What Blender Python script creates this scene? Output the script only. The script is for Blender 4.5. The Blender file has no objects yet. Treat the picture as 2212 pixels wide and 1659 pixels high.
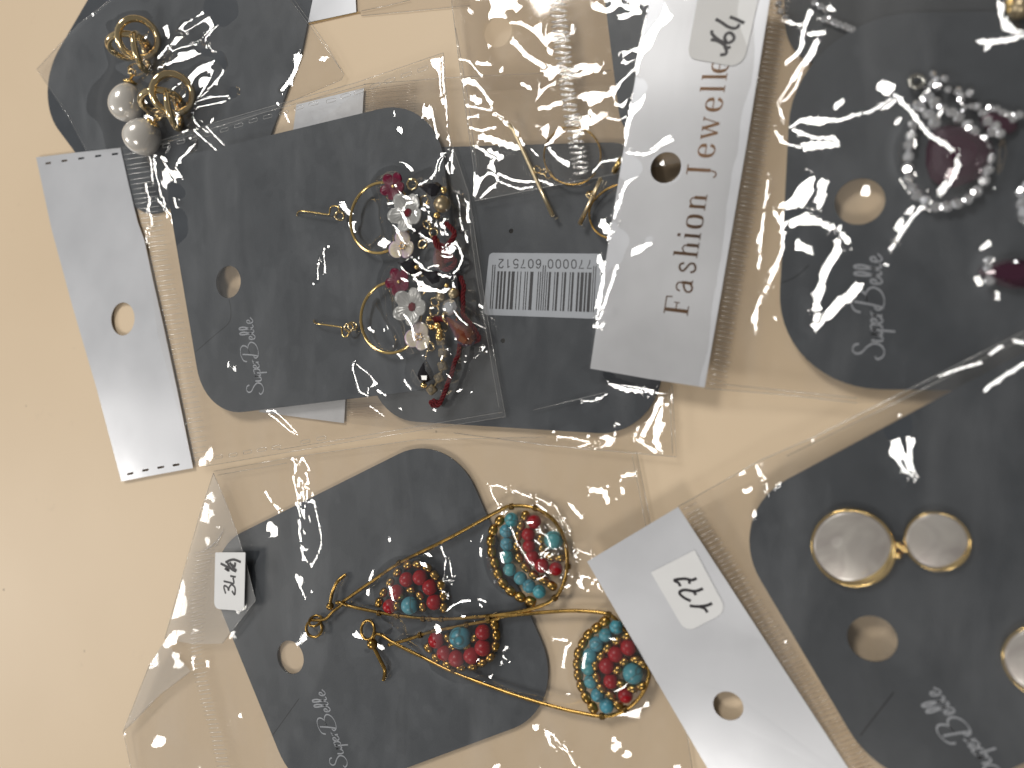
import bpy, math, random
import numpy as np
from mathutils import Vector, Matrix
from mathutils.geometry import tessellate_polygon

random.seed(7)
scene = bpy.context.scene
col = scene.collection
R = math.radians

# ------------------------------------------------------------------ camera
# lengths are in millimetres in this script (K turns them into metres)
K = 0.001
TILT = R(24.0)            # the phone looks down, tipped 24 degrees
DIST = 170.0              # mm from lens to the middle of the picture on the table
FPX = 1661.0              # focal length in pixels of a 2212 x 1659 picture
PW, PH = 2212.0, 1659.0
s_, c_ = math.sin(TILT), math.cos(TILT)
CAM = np.array([DIST * s_, 0.0, DIST * c_])
AX_R = np.array([c_, 0.0, -s_]); AX_U = np.array([0.0, 1.0, 0.0]); AX_F = np.array([-s_, 0.0, -c_])

def PXY(x, y, z):
    """picture point (2212 wide) -> place in mm on the level z (arrays allowed)"""
    x = np.asarray(x, float); y = np.asarray(y, float); z = np.asarray(z, float)
    dx = (x - PW / 2) / FPX; dy = -(y - PH / 2) / FPX
    d = dx[..., None] * AX_R + dy[..., None] * AX_U + AX_F
    t = (z - CAM[2]) / d[..., 2]
    return CAM + t[..., None] * d

def P(x, y, z):
    return Vector(PXY(x, y, z))

cam = bpy.data.cameras.new('camera')
cam.sensor_width = 36.0
cam.lens = 36.0 * FPX / PW
cam.clip_start = 0.005; cam.clip_end = 50
cam_o = bpy.data.objects.new('camera', cam); col.objects.link(cam_o)
cam_o.location = CAM * K
cam_o.rotation_euler = (0, TILT, 0)
cam.dof.use_dof = True
cam.dof.focus_distance = float(np.dot(PXY(760, 700, 3.0) - CAM, AX_F)) * K
cam.dof.aperture_fstop = 10.0
cam.dof.aperture_blades = 6
scene.camera = cam_o

# ------------------------------------------------------------------ light
world = bpy.data.worlds.new('World'); scene.world = world; world.use_nodes = True
bg = world.node_tree.nodes['Background']
bg.inputs['Color'].default_value = (1.0, 0.97, 0.93, 1); bg.inputs['Strength'].default_value = 0.13

def lamp_spot(px, py, height):
    """place (m) of a ceiling lamp whose mirror image on the level table shows at picture point px,py"""
    c2 = CAM * np.array([1, 1, -1.0])
    p = PXY(px, py, 0.0)
    d = p - c2
    t = (height * 1000 - c2[2]) / d[2]
    return (c2 + t * d) * K

def area(name, loc, size, radiance, colour, size_y=None):
    l = bpy.data.lights.new(name, 'AREA')
    l.shape = 'RECTANGLE'; l.size = size; l.size_y = size_y or size
    l.energy = math.pi * l.size * l.size_y * radiance
    l.color = colour
    o = bpy.data.objects.new(name, l); col.objects.link(o)
    o.location = loc
    o.rotation_euler = (-Vector(loc)).to_track_quat('-Z', 'Y').to_euler()
    return o

LAMPS = [lamp_spot(1250, -330, 1.8), lamp_spot(120, 1260, 1.7), lamp_spot(1750, 2350, 1.8)]
area('ceiling_lamp', LAMPS[0], 0.60, 17.5, (1.0, 0.975, 0.93))
area('ceiling_lamp', LAMPS[1], 0.58, 15, (1.0, 0.96, 0.90))
area('ceiling_lamp', LAMPS[2], 0.55, 12.5, (1.0, 0.96, 0.90))
for xc, wd, rad in ((-4.2, 3.2, 0.20), (-2.2, 0.8, 0.15), (-1.45, 0.7, 0.10), (-0.80, 0.6, 0.05)):
    l_ = area('soft_ceiling_light', (xc, 0.0, 2.2), wd, rad, (0.95, 0.98, 1.0), 8.0)
    l_.rotation_euler = (0, 0, 0)

scene.view_settings.view_transform = 'Standard'
scene.view_settings.look = 'None'
scene.view_settings.exposure = 0.30
scene.view_settings.gamma = 1.0
scene.cycles.transparent_max_bounces = 40
scene.cycles.max_bounces = 14
scene.cycles.glossy_bounces = 5
scene.cycles.caustics_reflective = False
scene.cycles.caustics_refractive = False
scene.cycles.use_denoising = True

# ------------------------------------------------------------------ materials
def newmat(name):
    m = bpy.data.materials.new(name); m.use_nodes = True
    nt = m.node_tree
    return m, nt, nt.nodes, nt.links

def pm(name, base, rough=0.4, metal=0.0, spec=0.5, vary=0.0, scale=60.0, bump=0.0, bscale=300.0, coat=0.0, trans=0.0, ior=1.5, rvar=0.0, sss=0.0):
    m, nt, N, L = newmat(name)
    b = N['Principled BSDF']
    b.inputs['Base Color'].default_value = (*base, 1)
    b.inputs['Roughness'].default_value = rough
    b.inputs['Metallic'].default_value = metal
    b.inputs['Specular IOR Level'].default_value = spec
    b.inputs['Coat Weight'].default_value = coat
    b.inputs['Coat Roughness'].default_value = 0.05
    b.inputs['Transmission Weight'].default_value = trans
    b.inputs['IOR'].default_value = ior
    if sss:
        b.inputs['Subsurface Weight'].default_value = sss
        b.inputs['Subsurface Radius'].default_value = (0.001, 0.0008, 0.0006)
    tc = N.new('ShaderNodeTexCoord')
    if vary or rvar:
        n = N.new('ShaderNodeTexNoise'); n.inputs['Scale'].default_value = scale; n.inputs['Detail'].default_value = 6
        n.inputs['Roughness'].default_value = 0.6
        L.new(tc.outputs['Object'], n.inputs['Vector'])
        if vary:
            r = N.new('ShaderNodeMapRange'); r.inputs[1].default_value = 0.3; r.inputs[2].default_value = 0.7
            r.inputs[3].default_value = 1 - vary; r.inputs[4].default_value = 1 + vary
            L.new(n.outputs['Fac'], r.inputs[0])
            v = N.new('ShaderNodeVectorMath'); v.operation = 'SCALE'; v.inputs[0].default_value = base
            L.new(r.outputs[0], v.inputs['Scale']); L.new(v.outputs[0], b.inputs['Base Color'])
        if rvar:
            r2 = N.new('ShaderNodeMapRange'); r2.inputs[1].default_value = 0.3; r2.inputs[2].default_value = 0.7
            r2.inputs[3].default_value = rough - rvar; r2.inputs[4].default_value = rough + rvar
            L.new(n.outputs['Fac'], r2.inputs[0]); L.new(r2.outputs[0], b.inputs['Roughness'])
    if bump:
        n2 = N.new('ShaderNodeTexNoise'); n2.inputs['Scale'].default_value = bscale; n2.inputs['Detail'].default_value = 4
        L.new(tc.outputs['Object'], n2.inputs['Vector'])
        bu = N.new('ShaderNodeBump'); bu.inputs['Strength'].default_value = bump; bu.inputs['Distance'].default_value = 0.0005
        L.new(n2.outputs['Fac'], bu.inputs['Height']); L.new(bu.outputs[0], b.inputs['Normal'])
    return m

def film_mat(name, tint, refl=0.085, rough=0.035, haze=0.0, pale_streaks=0.0):
    """thin clear film: lets light straight through, mirrors a little of the room on both faces"""
    m, nt, N, L = newmat(name)
    N.remove(N['Principled BSDF'])
    out = N['Material Output']
    g = N.new('ShaderNodeNewGeometry')
    dot = N.new('ShaderNodeVectorMath'); dot.operation = 'DOT_PRODUCT'
    L.new(g.outputs['Incoming'], dot.inputs[0]); L.new(g.outputs['Normal'], dot.inputs[1])
    ab = N.new('ShaderNodeMath'); ab.operation = 'ABSOLUTE'; L.new(dot.outputs['Value'], ab.inputs[0])
    om = N.new('ShaderNodeMath'); om.operation = 'SUBTRACT'; om.inputs[0].default_value = 1.0; L.new(ab.outputs[0], om.inputs[1])
    pw = N.new('ShaderNodeMath'); pw.operation = 'POWER'; L.new(om.outputs[0], pw.inputs[0]); pw.inputs[1].default_value = 5.0
    mr = N.new('ShaderNodeMath'); mr.operation = 'MULTIPLY_ADD'; mr.use_clamp = True
    L.new(pw.outputs[0], mr.inputs[0]); mr.inputs[1].default_value = 1 - refl; mr.inputs[2].default_value = refl
    tr = N.new('ShaderNodeBsdfTransparent'); tr.inputs['Color'].default_value = (*tint, 1)
    gl = N.new('ShaderNodeBsdfGlossy'); gl.inputs['Roughness'].default_value = rough
    gl.inputs['Color'].default_value = (1, 1, 1, 1)
    mx = N.new('ShaderNodeMixShader')
    L.new(mr.outputs[0], mx.inputs[0]); L.new(tr.outputs[0], mx.inputs[1]); L.new(gl.outputs[0], mx.inputs[2])
    last = mx
    if pale_streaks:  # random pale streaks mixed into the film as a weak diffuse layer
        tc = N.new('ShaderNodeTexCoord'); mp = N.new('ShaderNodeMapping'); mp.inputs['Rotation'].default_value = (0, 0, 0.9); mp.inputs['Scale'].default_value = (1.0, 0.32, 1.0)
        L.new(tc.outputs['Object'], mp.inputs['Vector'])
        ns = N.new('ShaderNodeTexNoise'); ns.inputs['Scale'].default_value = 85; ns.inputs['Detail'].default_value = 5; ns.inputs['Distortion'].default_value = 0.6
        L.new(mp.outputs[0], ns.inputs['Vector'])
        ms = N.new('ShaderNodeMapRange'); ms.inputs[1].default_value = 0.46; ms.inputs[2].default_value = 0.78; ms.inputs[3].default_value = 0.0; ms.inputs[4].default_value = pale_streaks
        L.new(ns.outputs['Fac'], ms.inputs[0])
        dfs = N.new('ShaderNodeBsdfDiffuse'); dfs.inputs['Color'].default_value = (0.8, 0.82, 0.85, 1)
        m3 = N.new('ShaderNodeMixShader'); L.new(ms.outputs[0], m3.inputs[0]); L.new(mx.outputs[0], m3.inputs[1]); L.new(dfs.outputs[0], m3.inputs[2]); last = m3
    if haze:
        df = N.new('ShaderNodeBsdfDiffuse'); df.inputs['Color'].default_value = (0.85, 0.85, 0.85, 1)
        m2 = N.new('ShaderNodeMixShader'); m2.inputs[0].default_value = haze
        L.new(mx.outputs[0], m2.inputs[1]); L.new(df.outputs[0], m2.inputs[2]); last = m2
    L.new(last.outputs[0], out.inputs['Surface'])
    return m

M = {}
M['card'] = pm('charcoal_card', (0.047, 0.054, 0.064), 0.42, 0, 0.5, vary=0.10, scale=120, bump=0.05, bscale=2500, rvar=0.06)
M['card_edge'] = M['card']
M['silver'] = pm('silver_header_film', (0.62, 0.63, 0.66), 0.40, 0.40, 0.5, vary=0.03, scale=60, bump=0.55, bscale=26, rvar=0.05)
for n_ in M['silver'].node_tree.nodes:
    if n_.type == 'BUMP': n_.inputs['Distance'].default_value = 0.004
    if n_.type == 'TEX_NOISE' and n_.inputs['Scale'].default_value == 26: n_.inputs['Detail'].default_value = 0.6
M['film'] = film_mat('clear_film', (0.985, 0.98, 0.972), pale_streaks=0.06)
M['film_tan'] = film_mat('clear_film_tan', (0.965, 0.95, 0.93))  # tan tint stands for several overlapping film layers
M['film_back'] = film_mat('clear_film_back', (0.975, 0.967, 0.955), refl=0.04)
M['film_milky'] = film_mat('clear_film_folded', (0.95, 0.95, 0.945), refl=0.10, haze=0.16)
M['rib'] = film_mat('pressed_film_rib', (0.90, 0.89, 0.87), refl=0.16, rough=0.12, haze=0.22)
M['ribclear'] = film_mat('glossy_film_rib', (0.93, 0.92, 0.90), refl=0.32, rough=0.09, haze=0.12)
M['ribdark'] = film_mat('brown_film_rib', (0.86, 0.81, 0.75), refl=0.12, rough=0.15, haze=0.04)
M['edge'] = film_mat('film_edge', (0.86, 0.85, 0.83), refl=0.20, rough=0.12, haze=0.20)
M['gold'] = pm('polished_gold', (0.83, 0.60, 0.26), 0.14, 1.0, vary=0.05, scale=400)
M['palegold'] = pm('pale_gold', (0.80, 0.64, 0.38), 0.13, 1.0, vary=0.06, scale=400)
M['bargold'] = pm('satin_pale_gold', (0.90, 0.74, 0.48), 0.30, 1.0)
M['brass'] = pm('antique_brass', (0.38, 0.235, 0.07), 0.27, 1.0, vary=0.35, scale=350, rvar=0.08)
M['darkbrass'] = pm('dark_brass_wire', (0.22, 0.14, 0.05), 0.38, 1.0, vary=0.3, scale=500)
M['pearl'] = pm('pearl', (0.80, 0.76, 0.70), 0.20, 0.25, 0.6, vary=0.08, scale=150, coat=0.8)
M['maroon'] = pm('maroon_glass', (0.13, 0.002, 0.026), 0.30, 0, 0.35, vary=0.25, scale=900)
M['whiteglass'] = pm('white_pearl_glass', (0.38, 0.38, 0.37), 0.24, 0.1, 0.5, vary=0.10, scale=500, coat=0.2)
M['blackglass'] = pm('black_glass', (0.008, 0.007, 0.010), 0.06, 0, 0.8)
M['redgem'] = pm('red_crystal', (0.14, 0.002, 0.008), 0.07, 0.1, 0.9)
M['cord'] = pm('red_cord', (0.12, 0.007, 0.010), 0.7, 0, 0.3, vary=0.3, scale=900)
M['redbead'] = pm('red_glass_bead', (0.34, 0.003, 0.010), 0.33, 0, 0.4, vary=0.12, scale=500)
M['crystal'] = pm('clear_crystal', (0.93, 0.94, 0.97), 0.11, 0.85, 0.9)
M['steel'] = pm('dull_silver_metal', (0.55, 0.54, 0.50), 0.25, 1.0)
M['gun'] = pm('dark_metal', (0.10, 0.10, 0.11), 0.25, 1.0)
M['purple'] = pm('purple_crystal', (0.050, 0.011, 0.028), 0.05, 0.18, 0.9)
M['sticker'] = pm('white_label_paper', (0.80, 0.80, 0.80), 0.5, 0, 0.4, vary=0.02, scale=200)
M['stickergrey'] = pm('grey_label_paper', (0.46, 0.49, 0.54), 0.45, 0, 0.4, vary=0.03, scale=200)
M['ink'] = pm('black_ink', (0.02, 0.017, 0.022), 0.45)
M['inkbar'] = pm('print_ink', (0.035, 0.035, 0.04), 0.5)
M['print'] = pm('silver_print', (0.42, 0.44, 0.48), 0.35, 0.4, vary=0.12, scale=900)
M['foil'] = pm('bronze_foil', (0.20, 0.105, 0.048), 0.27, 0.9, vary=0.6, scale=55)
M['slit'] = pm('cut_shadow', (0.012, 0.012, 0.013), 0.8)
M['cup'] = pm('brass_cup', (0.42, 0.34, 0.22), 0.35, 0.85, vary=0.15, scale=700)
M['dust'] = pm('dust', (0.10, 0.07, 0.05), 0.9)

def ab_mat(name, c1, c2, c3):
    m, nt, N, L = newmat(name)
    b = N['Principled BSDF']
    lw = N.new('ShaderNodeLayerWeight'); lw.inputs[0].default_value = 0.45
    tc = N.new('ShaderNodeTexCoord'); n = N.new('ShaderNodeTexNoise'); n.inputs['Scale'].default_value = 330
    L.new(tc.outputs['Object'], n.inputs['Vector'])
    ad = N.new('ShaderNodeMath'); ad.operation = 'MULTIPLY_ADD'; L.new(n.outputs['Fac'], ad.inputs[0]); ad.inputs[1].default_value = 0.9
    L.new(lw.outputs['Facing'], ad.inputs[2])
    cr = N.new('ShaderNodeValToRGB'); e = cr.color_ramp.elements
    e[0].position = 0.35; e[0].color = (*c1, 1); e[1].position = 1.1 if False else 1.0; e[1].color = (*c3, 1)
    k = e.new(0.68); k.color = (*c2, 1)
    L.new(ad.outputs[0], cr.inputs[0]); L.new(cr.outputs[0], b.inputs['Base Color'])
    b.inputs['Roughness'].default_value = 0.12; b.inputs['Specular IOR Level'].default_value = 0.8
    b.inputs['Coat Weight'].default_value = 0.6
    return m
M['ab'] = ab_mat('iridescent_glass', (0.62, 0.56, 0.34), (0.58, 0.50, 0.47), (0.60, 0.42, 0.62))
M['amber'] = ab_mat('amber_crystal', (0.30, 0.035, 0.008), (0.36, 0.10, 0.015), (0.16, 0.10, 0.22))
b_ = M['amber'].node_tree.nodes['Principled BSDF']; b_.inputs['Transmission Weight'].default_value = 0.55; b_.inputs['Roughness'].default_value = 0.04
M['mop'] = ab_mat('mother_of_pearl', (0.56, 0.53, 0.49), (0.40, 0.36, 0.34), (0.60, 0.60, 0.60))
def tweak_mop():
    N = M['mop'].node_tree.nodes
    for n in N:
        if n.type == 'TEX_NOISE':
            n.inputs['Scale'].default_value = 130; n.inputs['Distortion'].default_value = 1.5
    N['Principled BSDF'].inputs['Metallic'].default_value = 0.35
    N['Principled BSDF'].inputs['Roughness'].default_value = 0.36
tweak_mop()

def turq():
    m, nt, N, L = newmat('turquoise')
    b = N['Principled BSDF']
    tc = N.new('ShaderNodeTexCoord'); oi = N.new('ShaderNodeObjectInfo')
    ad = N.new('ShaderNodeVectorMath'); ad.operation = 'ADD'
    L.new(tc.outputs['Object'], ad.inputs[0]); L.new(oi.outputs['Random'], ad.inputs[1])
    v = N.new('ShaderNodeTexVoronoi'); v.feature = 'DISTANCE_TO_EDGE'; v.inputs['Scale'].default_value = 480
    L.new(ad.outputs[0], v.inputs['Vector'])
    r = N.new('ShaderNodeMapRange'); r.inputs[1].default_value = 0.0; r.inputs[2].default_value = 0.05
    r.inputs[3].default_value = 0.25; r.inputs[4].default_value = 1.0
    L.new(v.outputs['Distance'], r.inputs[0])
    hs = N.new('ShaderNodeHueSaturation'); hs.inputs['Color'].default_value = (0.075, 0.33, 0.38, 1)
    rr = N.new('ShaderNodeMapRange'); rr.inputs[3].default_value = 0.485; rr.inputs[4].default_value = 0.525
    L.new(oi.outputs['Random'], rr.inputs[0]); L.new(rr.outputs[0], hs.inputs['Hue'])
    mx = N.new('ShaderNodeMixRGB'); mx.inputs[1].default_value = (0.05, 0.06, 0.05, 1)
    L.new(r.outputs[0], mx.inputs[0]); L.new(hs.outputs[0], mx.inputs[2])
    L.new(mx.outputs[0], b.inputs['Base Color']); b.inputs['Roughness'].default_value = 0.32
    return m
M['turq'] = turq()

def table_mat():
    m, nt, N, L = newmat('cream_table')
    b = N['Principled BSDF']
    tc = N.new('ShaderNodeTexCoord')
    n = N.new('ShaderNodeTexNoise'); n.inputs['Scale'].default_value = 18; n.inputs['Detail'].default_value = 8
    L.new(tc.outputs['Object'], n.inputs['Vector'])
    cr = N.new('ShaderNodeValToRGB'); e = cr.color_ramp.elements
    e[0].position = 0.3; e[0].color = (0.735, 0.580, 0.405, 1); e[1].position = 0.7; e[1].color = (0.770, 0.612, 0.432, 1)
    L.new(n.outputs['Fac'], cr.inputs[0])
    # small marks and specks of dirt
    v = N.new('ShaderNodeTexVoronoi'); v.inputs['Scale'].default_value = 110; v.inputs['Randomness'].default_value = 1.0
    L.new(tc.outputs['Object'], v.inputs['Vector'])
    lt = N.new('ShaderNodeMapRange'); lt.inputs[1].default_value = 0.035; lt.inputs[2].default_value = 0.06
    lt.inputs[3].default_value = 1.0; lt.inputs[4].default_value = 0.0
    L.new(v.outputs['Distance'], lt.inputs[0])
    sp = N.new('ShaderNodeSeparateColor'); L.new(v.outputs['Color'], sp.inputs[0])
    gt = N.new('ShaderNodeMath'); gt.operation = 'GREATER_THAN'; gt.inputs[1].default_value = 0.80; L.new(sp.outputs[0], gt.inputs[0])
    ml = N.new('ShaderNodeMath'); ml.operation = 'MULTIPLY'; L.new(lt.outputs[0], ml.inputs[0]); L.new(gt.outputs[0], ml.inputs[1])
    m3 = N.new('ShaderNodeMath'); m3.operation = 'MULTIPLY'; L.new(ml.outputs[0], m3.inputs[0]); L.new(sp.outputs[1], m3.inputs[1])
    # faint grey scuffs
    n2 = N.new('ShaderNodeTexNoise'); n2.inputs['Scale'].default_value = 75; n2.inputs['Detail'].default_value = 9; n2.inputs['Roughness'].default_value = 0.72
    L.new(tc.outputs['Object'], n2.inputs['Vector'])
    sc = N.new('ShaderNodeMapRange'); sc.inputs[1].default_value = 0.63; sc.inputs[2].default_value = 0.80; sc.inputs[3].default_value = 0; sc.inputs[4].default_value = 0.45
    L.new(n2.outputs['Fac'], sc.inputs[0])
    mx0 = N.new('ShaderNodeMixRGB'); mx0.inputs[2].default_value = (0.47, 0.37, 0.26, 1)
    L.new(sc.outputs[0], mx0.inputs[0]); L.new(cr.outputs[0], mx0.inputs[1])
    mx = N.new('ShaderNodeMixRGB'); mx.inputs[2].default_value = (0.13, 0.09, 0.06, 1)
    L.new(m3.outputs[0], mx.inputs[0]); L.new(mx0.outputs[0], mx.inputs[1])
    L.new(mx.outputs[0], b.inputs['Base Color'])
    b.inputs['Roughness'].default_value = 0.47
    b.inputs['Specular IOR Level'].default_value = 0.35
    bu = N.new('ShaderNodeBump'); bu.inputs['Strength'].default_value = 0.06; bu.inputs['Distance'].default_value = 0.0003
    n3 = N.new('ShaderNodeTexNoise'); n3.inputs['Scale'].default_value = 900
    L.new(tc.outputs['Object'], n3.inputs['Vector']); L.new(n3.outputs['Fac'], bu.inputs['Height']); L.new(bu.outputs[0], b.inputs['Normal'])
    return m
M['table'] = table_mat()

# ------------------------------------------------------------------ mesh helpers (all in mm)
ORG = {}
def org(o):
    return ORG.get(o.name, Vector((0, 0, 0))) if o else Vector((0, 0, 0))

def tag(o, label, cat, group=None):
    o['label'] = label; o['category'] = cat
    if group: o['group'] = group

def thing(name, at, label, cat, group=None):
    o = bpy.data.objects.new(name, None); col.objects.link(o)
    o.empty_display_size = 0.005
    o.location = Vector(at) * K
    ORG[o.name] = Vector(at)
    tag(o, label, cat, group)
    return o

class MB:
    def __init__(self): self.v = []; self.f = []
    def add(self, v, f):
        n = len(self.v); self.v += [tuple(p) for p in v]; self.f += [tuple(i + n for i in q) for q in f]
        return self
    def tube(self, path, r, seg=10, closed=False, cap=True):
        p = [Vector(q) for q in path]; n = len(p)
        rs = r if hasattr(r, '__len__') else [r] * n
        V = []; F = []
        t0 = (p[1] - p[0]).normalized()
        ref = Vector((0, 0, 1)) if abs(t0.z) < 0.9 else Vector((1, 0, 0))
        nrm = (ref - t0 * ref.dot(t0)).normalized()
        for i in range(n):
            if closed: t = p[(i + 1) % n] - p[i - 1]
            else: t = p[min(i + 1, n - 1)] - p[max(i - 1, 0)]
            if t.length < 1e-9: t = t0
            t = t.normalized()
            nrm = nrm - t * nrm.dot(t)
            nrm = nrm.normalized() if nrm.length > 1e-6 else t.orthogonal().normalized()
            b = t.cross(nrm)
            for k in range(seg):
                a = 2 * math.pi * k / seg
                V.append(p[i] + (nrm * math.cos(a) + b * math.sin(a)) * rs[i])
        m = n if closed else n - 1
        for i in range(m):
            j = (i + 1) % n
            for k in range(seg):
                k2 = (k + 1) % seg
                F.append((i * seg + k, i * seg + k2, j * seg + k2, j * seg + k))
        if not closed and cap:
            for i, sgn in ((0, -1), (n - 1, 1)):
                V.append(p[i] + (p[min(i + 1, n - 1)] - p[max(i - 1, 0)]).normalized() * sgn * rs[i] * 0.6)
                cidx = len(V) - 1
                for k in range(seg):
                    a, b2 = i * seg + k, i * seg + (k + 1) % seg
                    F.append((a, cidx, b2) if sgn > 0 else (b2, cidx, a))
        return self.add(V, F)
    def ell(self, c, rx, ry=None, rz=None, rot=None, nu=20, nv=12):
        ry = ry or rx; rz = rz or rx; V = []; F = []
        rot = rot or Matrix.Identity(3); c = Vector(c)
        for i in range(nv + 1):
            th = math.pi * i / nv
            for k in range(nu):
                a = 2 * math.pi * k / nu
                V.append(c + rot @ Vector((rx * math.sin(th) * math.cos(a), ry * math.sin(th) * math.sin(a), rz * math.cos(th))))
        for i in range(nv):
            for k in range(nu):
                k2 = (k + 1) % nu
                q = (i * nu + k, (i + 1) * nu + k, (i + 1) * nu + k2, i * nu + k2)
                F.append(q)
        return self.add(V, F)
    def torus(self, c, Rr, r, rot=None, n=40, seg=10, squash=1.0):
        rot = rot or Matrix.Identity(3)
        path = [Vector(c) + rot @ Vector((Rr * math.cos(2 * math.pi * i / n), Rr * squash * math.sin(2 * math.pi * i / n), 0)) for i in range(n)]
        return self.tube(path, r, seg, closed=True)
    def lathe(self, c, prof, rot=None, seg=12):
        """prof: (radius, height) along local z"""
        rot = rot or Matrix.Identity(3); V = []; F = []
        for (rr, h) in prof:
            for k in range(seg):
                a = 2 * math.pi * k / seg
                V.append(Vector(c) + rot @ Vector((rr * math.cos(a), rr * math.sin(a), h)))
        for i in range(len(prof) - 1):
            for k in range(seg):
                k2 = (k + 1) % seg
                F.append((i * seg + k, i * seg + k2, (i + 1) * seg + k2, (i + 1) * seg + k))
        F.append(tuple(range(seg - 1, -1, -1))); F.append(tuple((len(prof) - 1) * seg + k for k in range(seg)))
        return self.add(V, F)
    def box(self, c, sx, sy, sz, rot=None, bev=0.12):
        rot = rot or Matrix.Identity(3); V = []; F = []
        # chamfered box: lathe-like stack of octagons
        def ring(hx, hy, ch, z):
            return [Vector((hx, hy - ch, z)), Vector((hx - ch, hy, z)), Vector((-hx + ch, hy, z)), Vector((-hx, hy - ch, z)),
                    Vector((-hx, -hy + ch, z)), Vector((-hx + ch, -hy, z)), Vector((hx - ch, -hy, z)), Vector((hx, -hy + ch, z))]
        hx, hy, hz = sx / 2, sy / 2, sz / 2
        b = bev * min(sx, sy, sz)
        rings = [ring(hx - b, hy - b, b, -hz), ring(hx, hy, b, -hz + b), ring(hx, hy, b, hz - b), ring(hx - b, hy - b, b, hz)]
        for rg in rings: V += [Vector(c) + rot @ q for q in rg]
        for i in range(3):
            for k in range(8):
                k2 = (k + 1) % 8
                F.append((i * 8 + k, i * 8 + k2, (i + 1) * 8 + k2, (i + 1) * 8 + k))
        F.append(tuple(range(7, -1, -1))); F.append(tuple(24 + k for k in range(8)))
        return self.add(V, F)
    def plate(self, outer, holes, z0, z1, zf=None):
        """flat plate with holes; outer/holes are lists of xy; zf(x,y) adds a gentle curl"""
        loops = [[Vector((p[0], p[1], 0)) for p in l] for l in [outer] + list(holes)]
        flat = [p for l in loops for p in l]
        tris = tessellate_polygon(loops)
        n = len(flat)
        g = (lambda p: zf(p.x, p.y)) if zf else (lambda p: 0.0)
        V = [(p.x, p.y, z1 + g(p)) for p in flat] + [(p.x, p.y, z0 + g(p)) for p in flat]
        F = []
        for t in tris:
            a, b, c = t
            nz = (flat[b] - flat[a]).cross(flat[c] - flat[a]).z
            if nz < 0: a, b, c = c, b, a
            F.append((a, b, c)); F.append((n + c, n + b, n + a))
        i0 = 0
        for l in loops:
            m = len(l)
            for k in range(m):
                a, b = i0 + k, i0 + (k + 1) % m
                F.append((a, n + a, n + b, b))
            i0 += m
        return self.add(V, F)
    def ribbon(self, path, w, z=None):
        p = [Vector((q[0], q[1], q[2] if len(q) > 2 else z)) for q in path]; n = len(p)
        ws = w if hasattr(w, '__len__') else [w] * n
        V = []; F = []
        for i in range(n):
            t = p[min(i + 1, n - 1)] - p[max(i - 1, 0)]; t.z = 0
            t = t.normalized() if t.length > 1e-9 else Vector((1, 0, 0))
            s = Vector((-t.y, t.x, 0)) * ws[i] / 2
            V += [p[i] + s, p[i] - s]
        for i in range(n - 1):
            F.append((2 * i, 2 * i + 1, 2 * i + 3, 2 * i + 2))
        return self.add(V, F)
    def build(self, name, mat, parent=None, smooth=True, angle=None):
        o0 = org(parent)
        me = bpy.data.meshes.new(name)
        v = (np.array(self.v) - np.array(o0)) * K
        me.from_pydata(v.tolist(), [], self.f)
        me.materials.append(mat)
        if smooth:
            me.polygons.foreach_set('use_smooth', np.ones(len(me.polygons), bool))
            if angle:
                try: me.set_sharp_from_angle(angle=R(angle))
                except Exception: pass
        me.update()
        o = bpy.data.objects.new(name, me); col.objects.link(o)
        if parent:
            o.parent = parent
        ORG[o.name] = Vector(o0)
        return o

UNIT = {}
def unit(key, fn, mat, smooth=True):
    """shared mesh of a small repeated piece, built round 0 in mm"""
    if key not in UNIT:
        mb = fn(); me = bpy.data.meshes.new(key.split('|')[0])
        me.from_pydata((np.array(mb.v) * K).tolist(), [], mb.f); me.materials.append(mat)
        if smooth: me.polygons.foreach_set('use_smooth', np.ones(len(me.polygons), bool))
        me.update(); UNIT[key] = me
    return UNIT[key]

def put(name, me, parent, at, scale=1.0, rot=None):
    o = bpy.data.objects.new(name, me); col.objects.link(o)
    o.parent = parent
    o.location = (Vector(at) - org(parent)) * K
    o.scale = (scale,) * 3 if not hasattr(scale, '__len__') else scale
    if rot is not None: o.rotation_euler = rot
    ORG[o.name] = Vector(at)
    return o

def smoothpath(pts, n=6, closed=False):
    p = [Vector(q) for q in pts]; m = len(p); out = []
    rng = m if closed else m - 1
    for i in range(rng):
        if closed: a, b, c, d = p[i - 1], p[i], p[(i + 1) % m], p[(i + 2) % m]
        else: a, b, c, d = p[max(i - 1, 0)], p[i], p[i + 1], p[min(i + 2, m - 1)]
        for k in range(n):
            t = k / n
            out.append(0.5 * ((2 * b) + (c - a) * t + (2 * a - 5 * b + 4 * c - d) * t * t + (3 * b - a - 3 * c + d) * t ** 3))
    if not closed: out.append(p[-1])
    return out

def fillet(poly, r, n=9):
    """round the corners of an xy polygon"""
    out = []; m = len(poly)
    rs = r if hasattr(r, '__len__') else [r] * m
    for i in range(m):
        a, b, c = Vector(poly[i - 1][:2]), Vector(poly[i][:2]), Vector(poly[(i + 1) % m][:2])
        u = (a - b); v = (c - b); lu, lv = u.length, v.length; u.normalize(); v.normalize()
        ang = u.angle(v); d = min(rs[i] / math.tan(ang / 2), lu * 0.49, lv * 0.49); rr = d * math.tan(ang / 2)
        if rr < 1e-4: out.append(b); continue
        cen = b + (u + v).normalized() * (rr / math.sin(ang / 2))
        p0, p1 = b + u * d, b + v * d
        a0 = math.atan2(p0.y - cen.y, p0.x - cen.x); a1 = math.atan2(p1.y - cen.y, p1.x - cen.x)
        da = (a1 - a0 + math.pi) % (2 * math.pi) - math.pi
        for k in range(n + 1):
            t = a0 + da * k / n
            out.append(Vector((cen.x + rr * math.cos(t), cen.y + rr * math.sin(t))))
    return out

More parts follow.
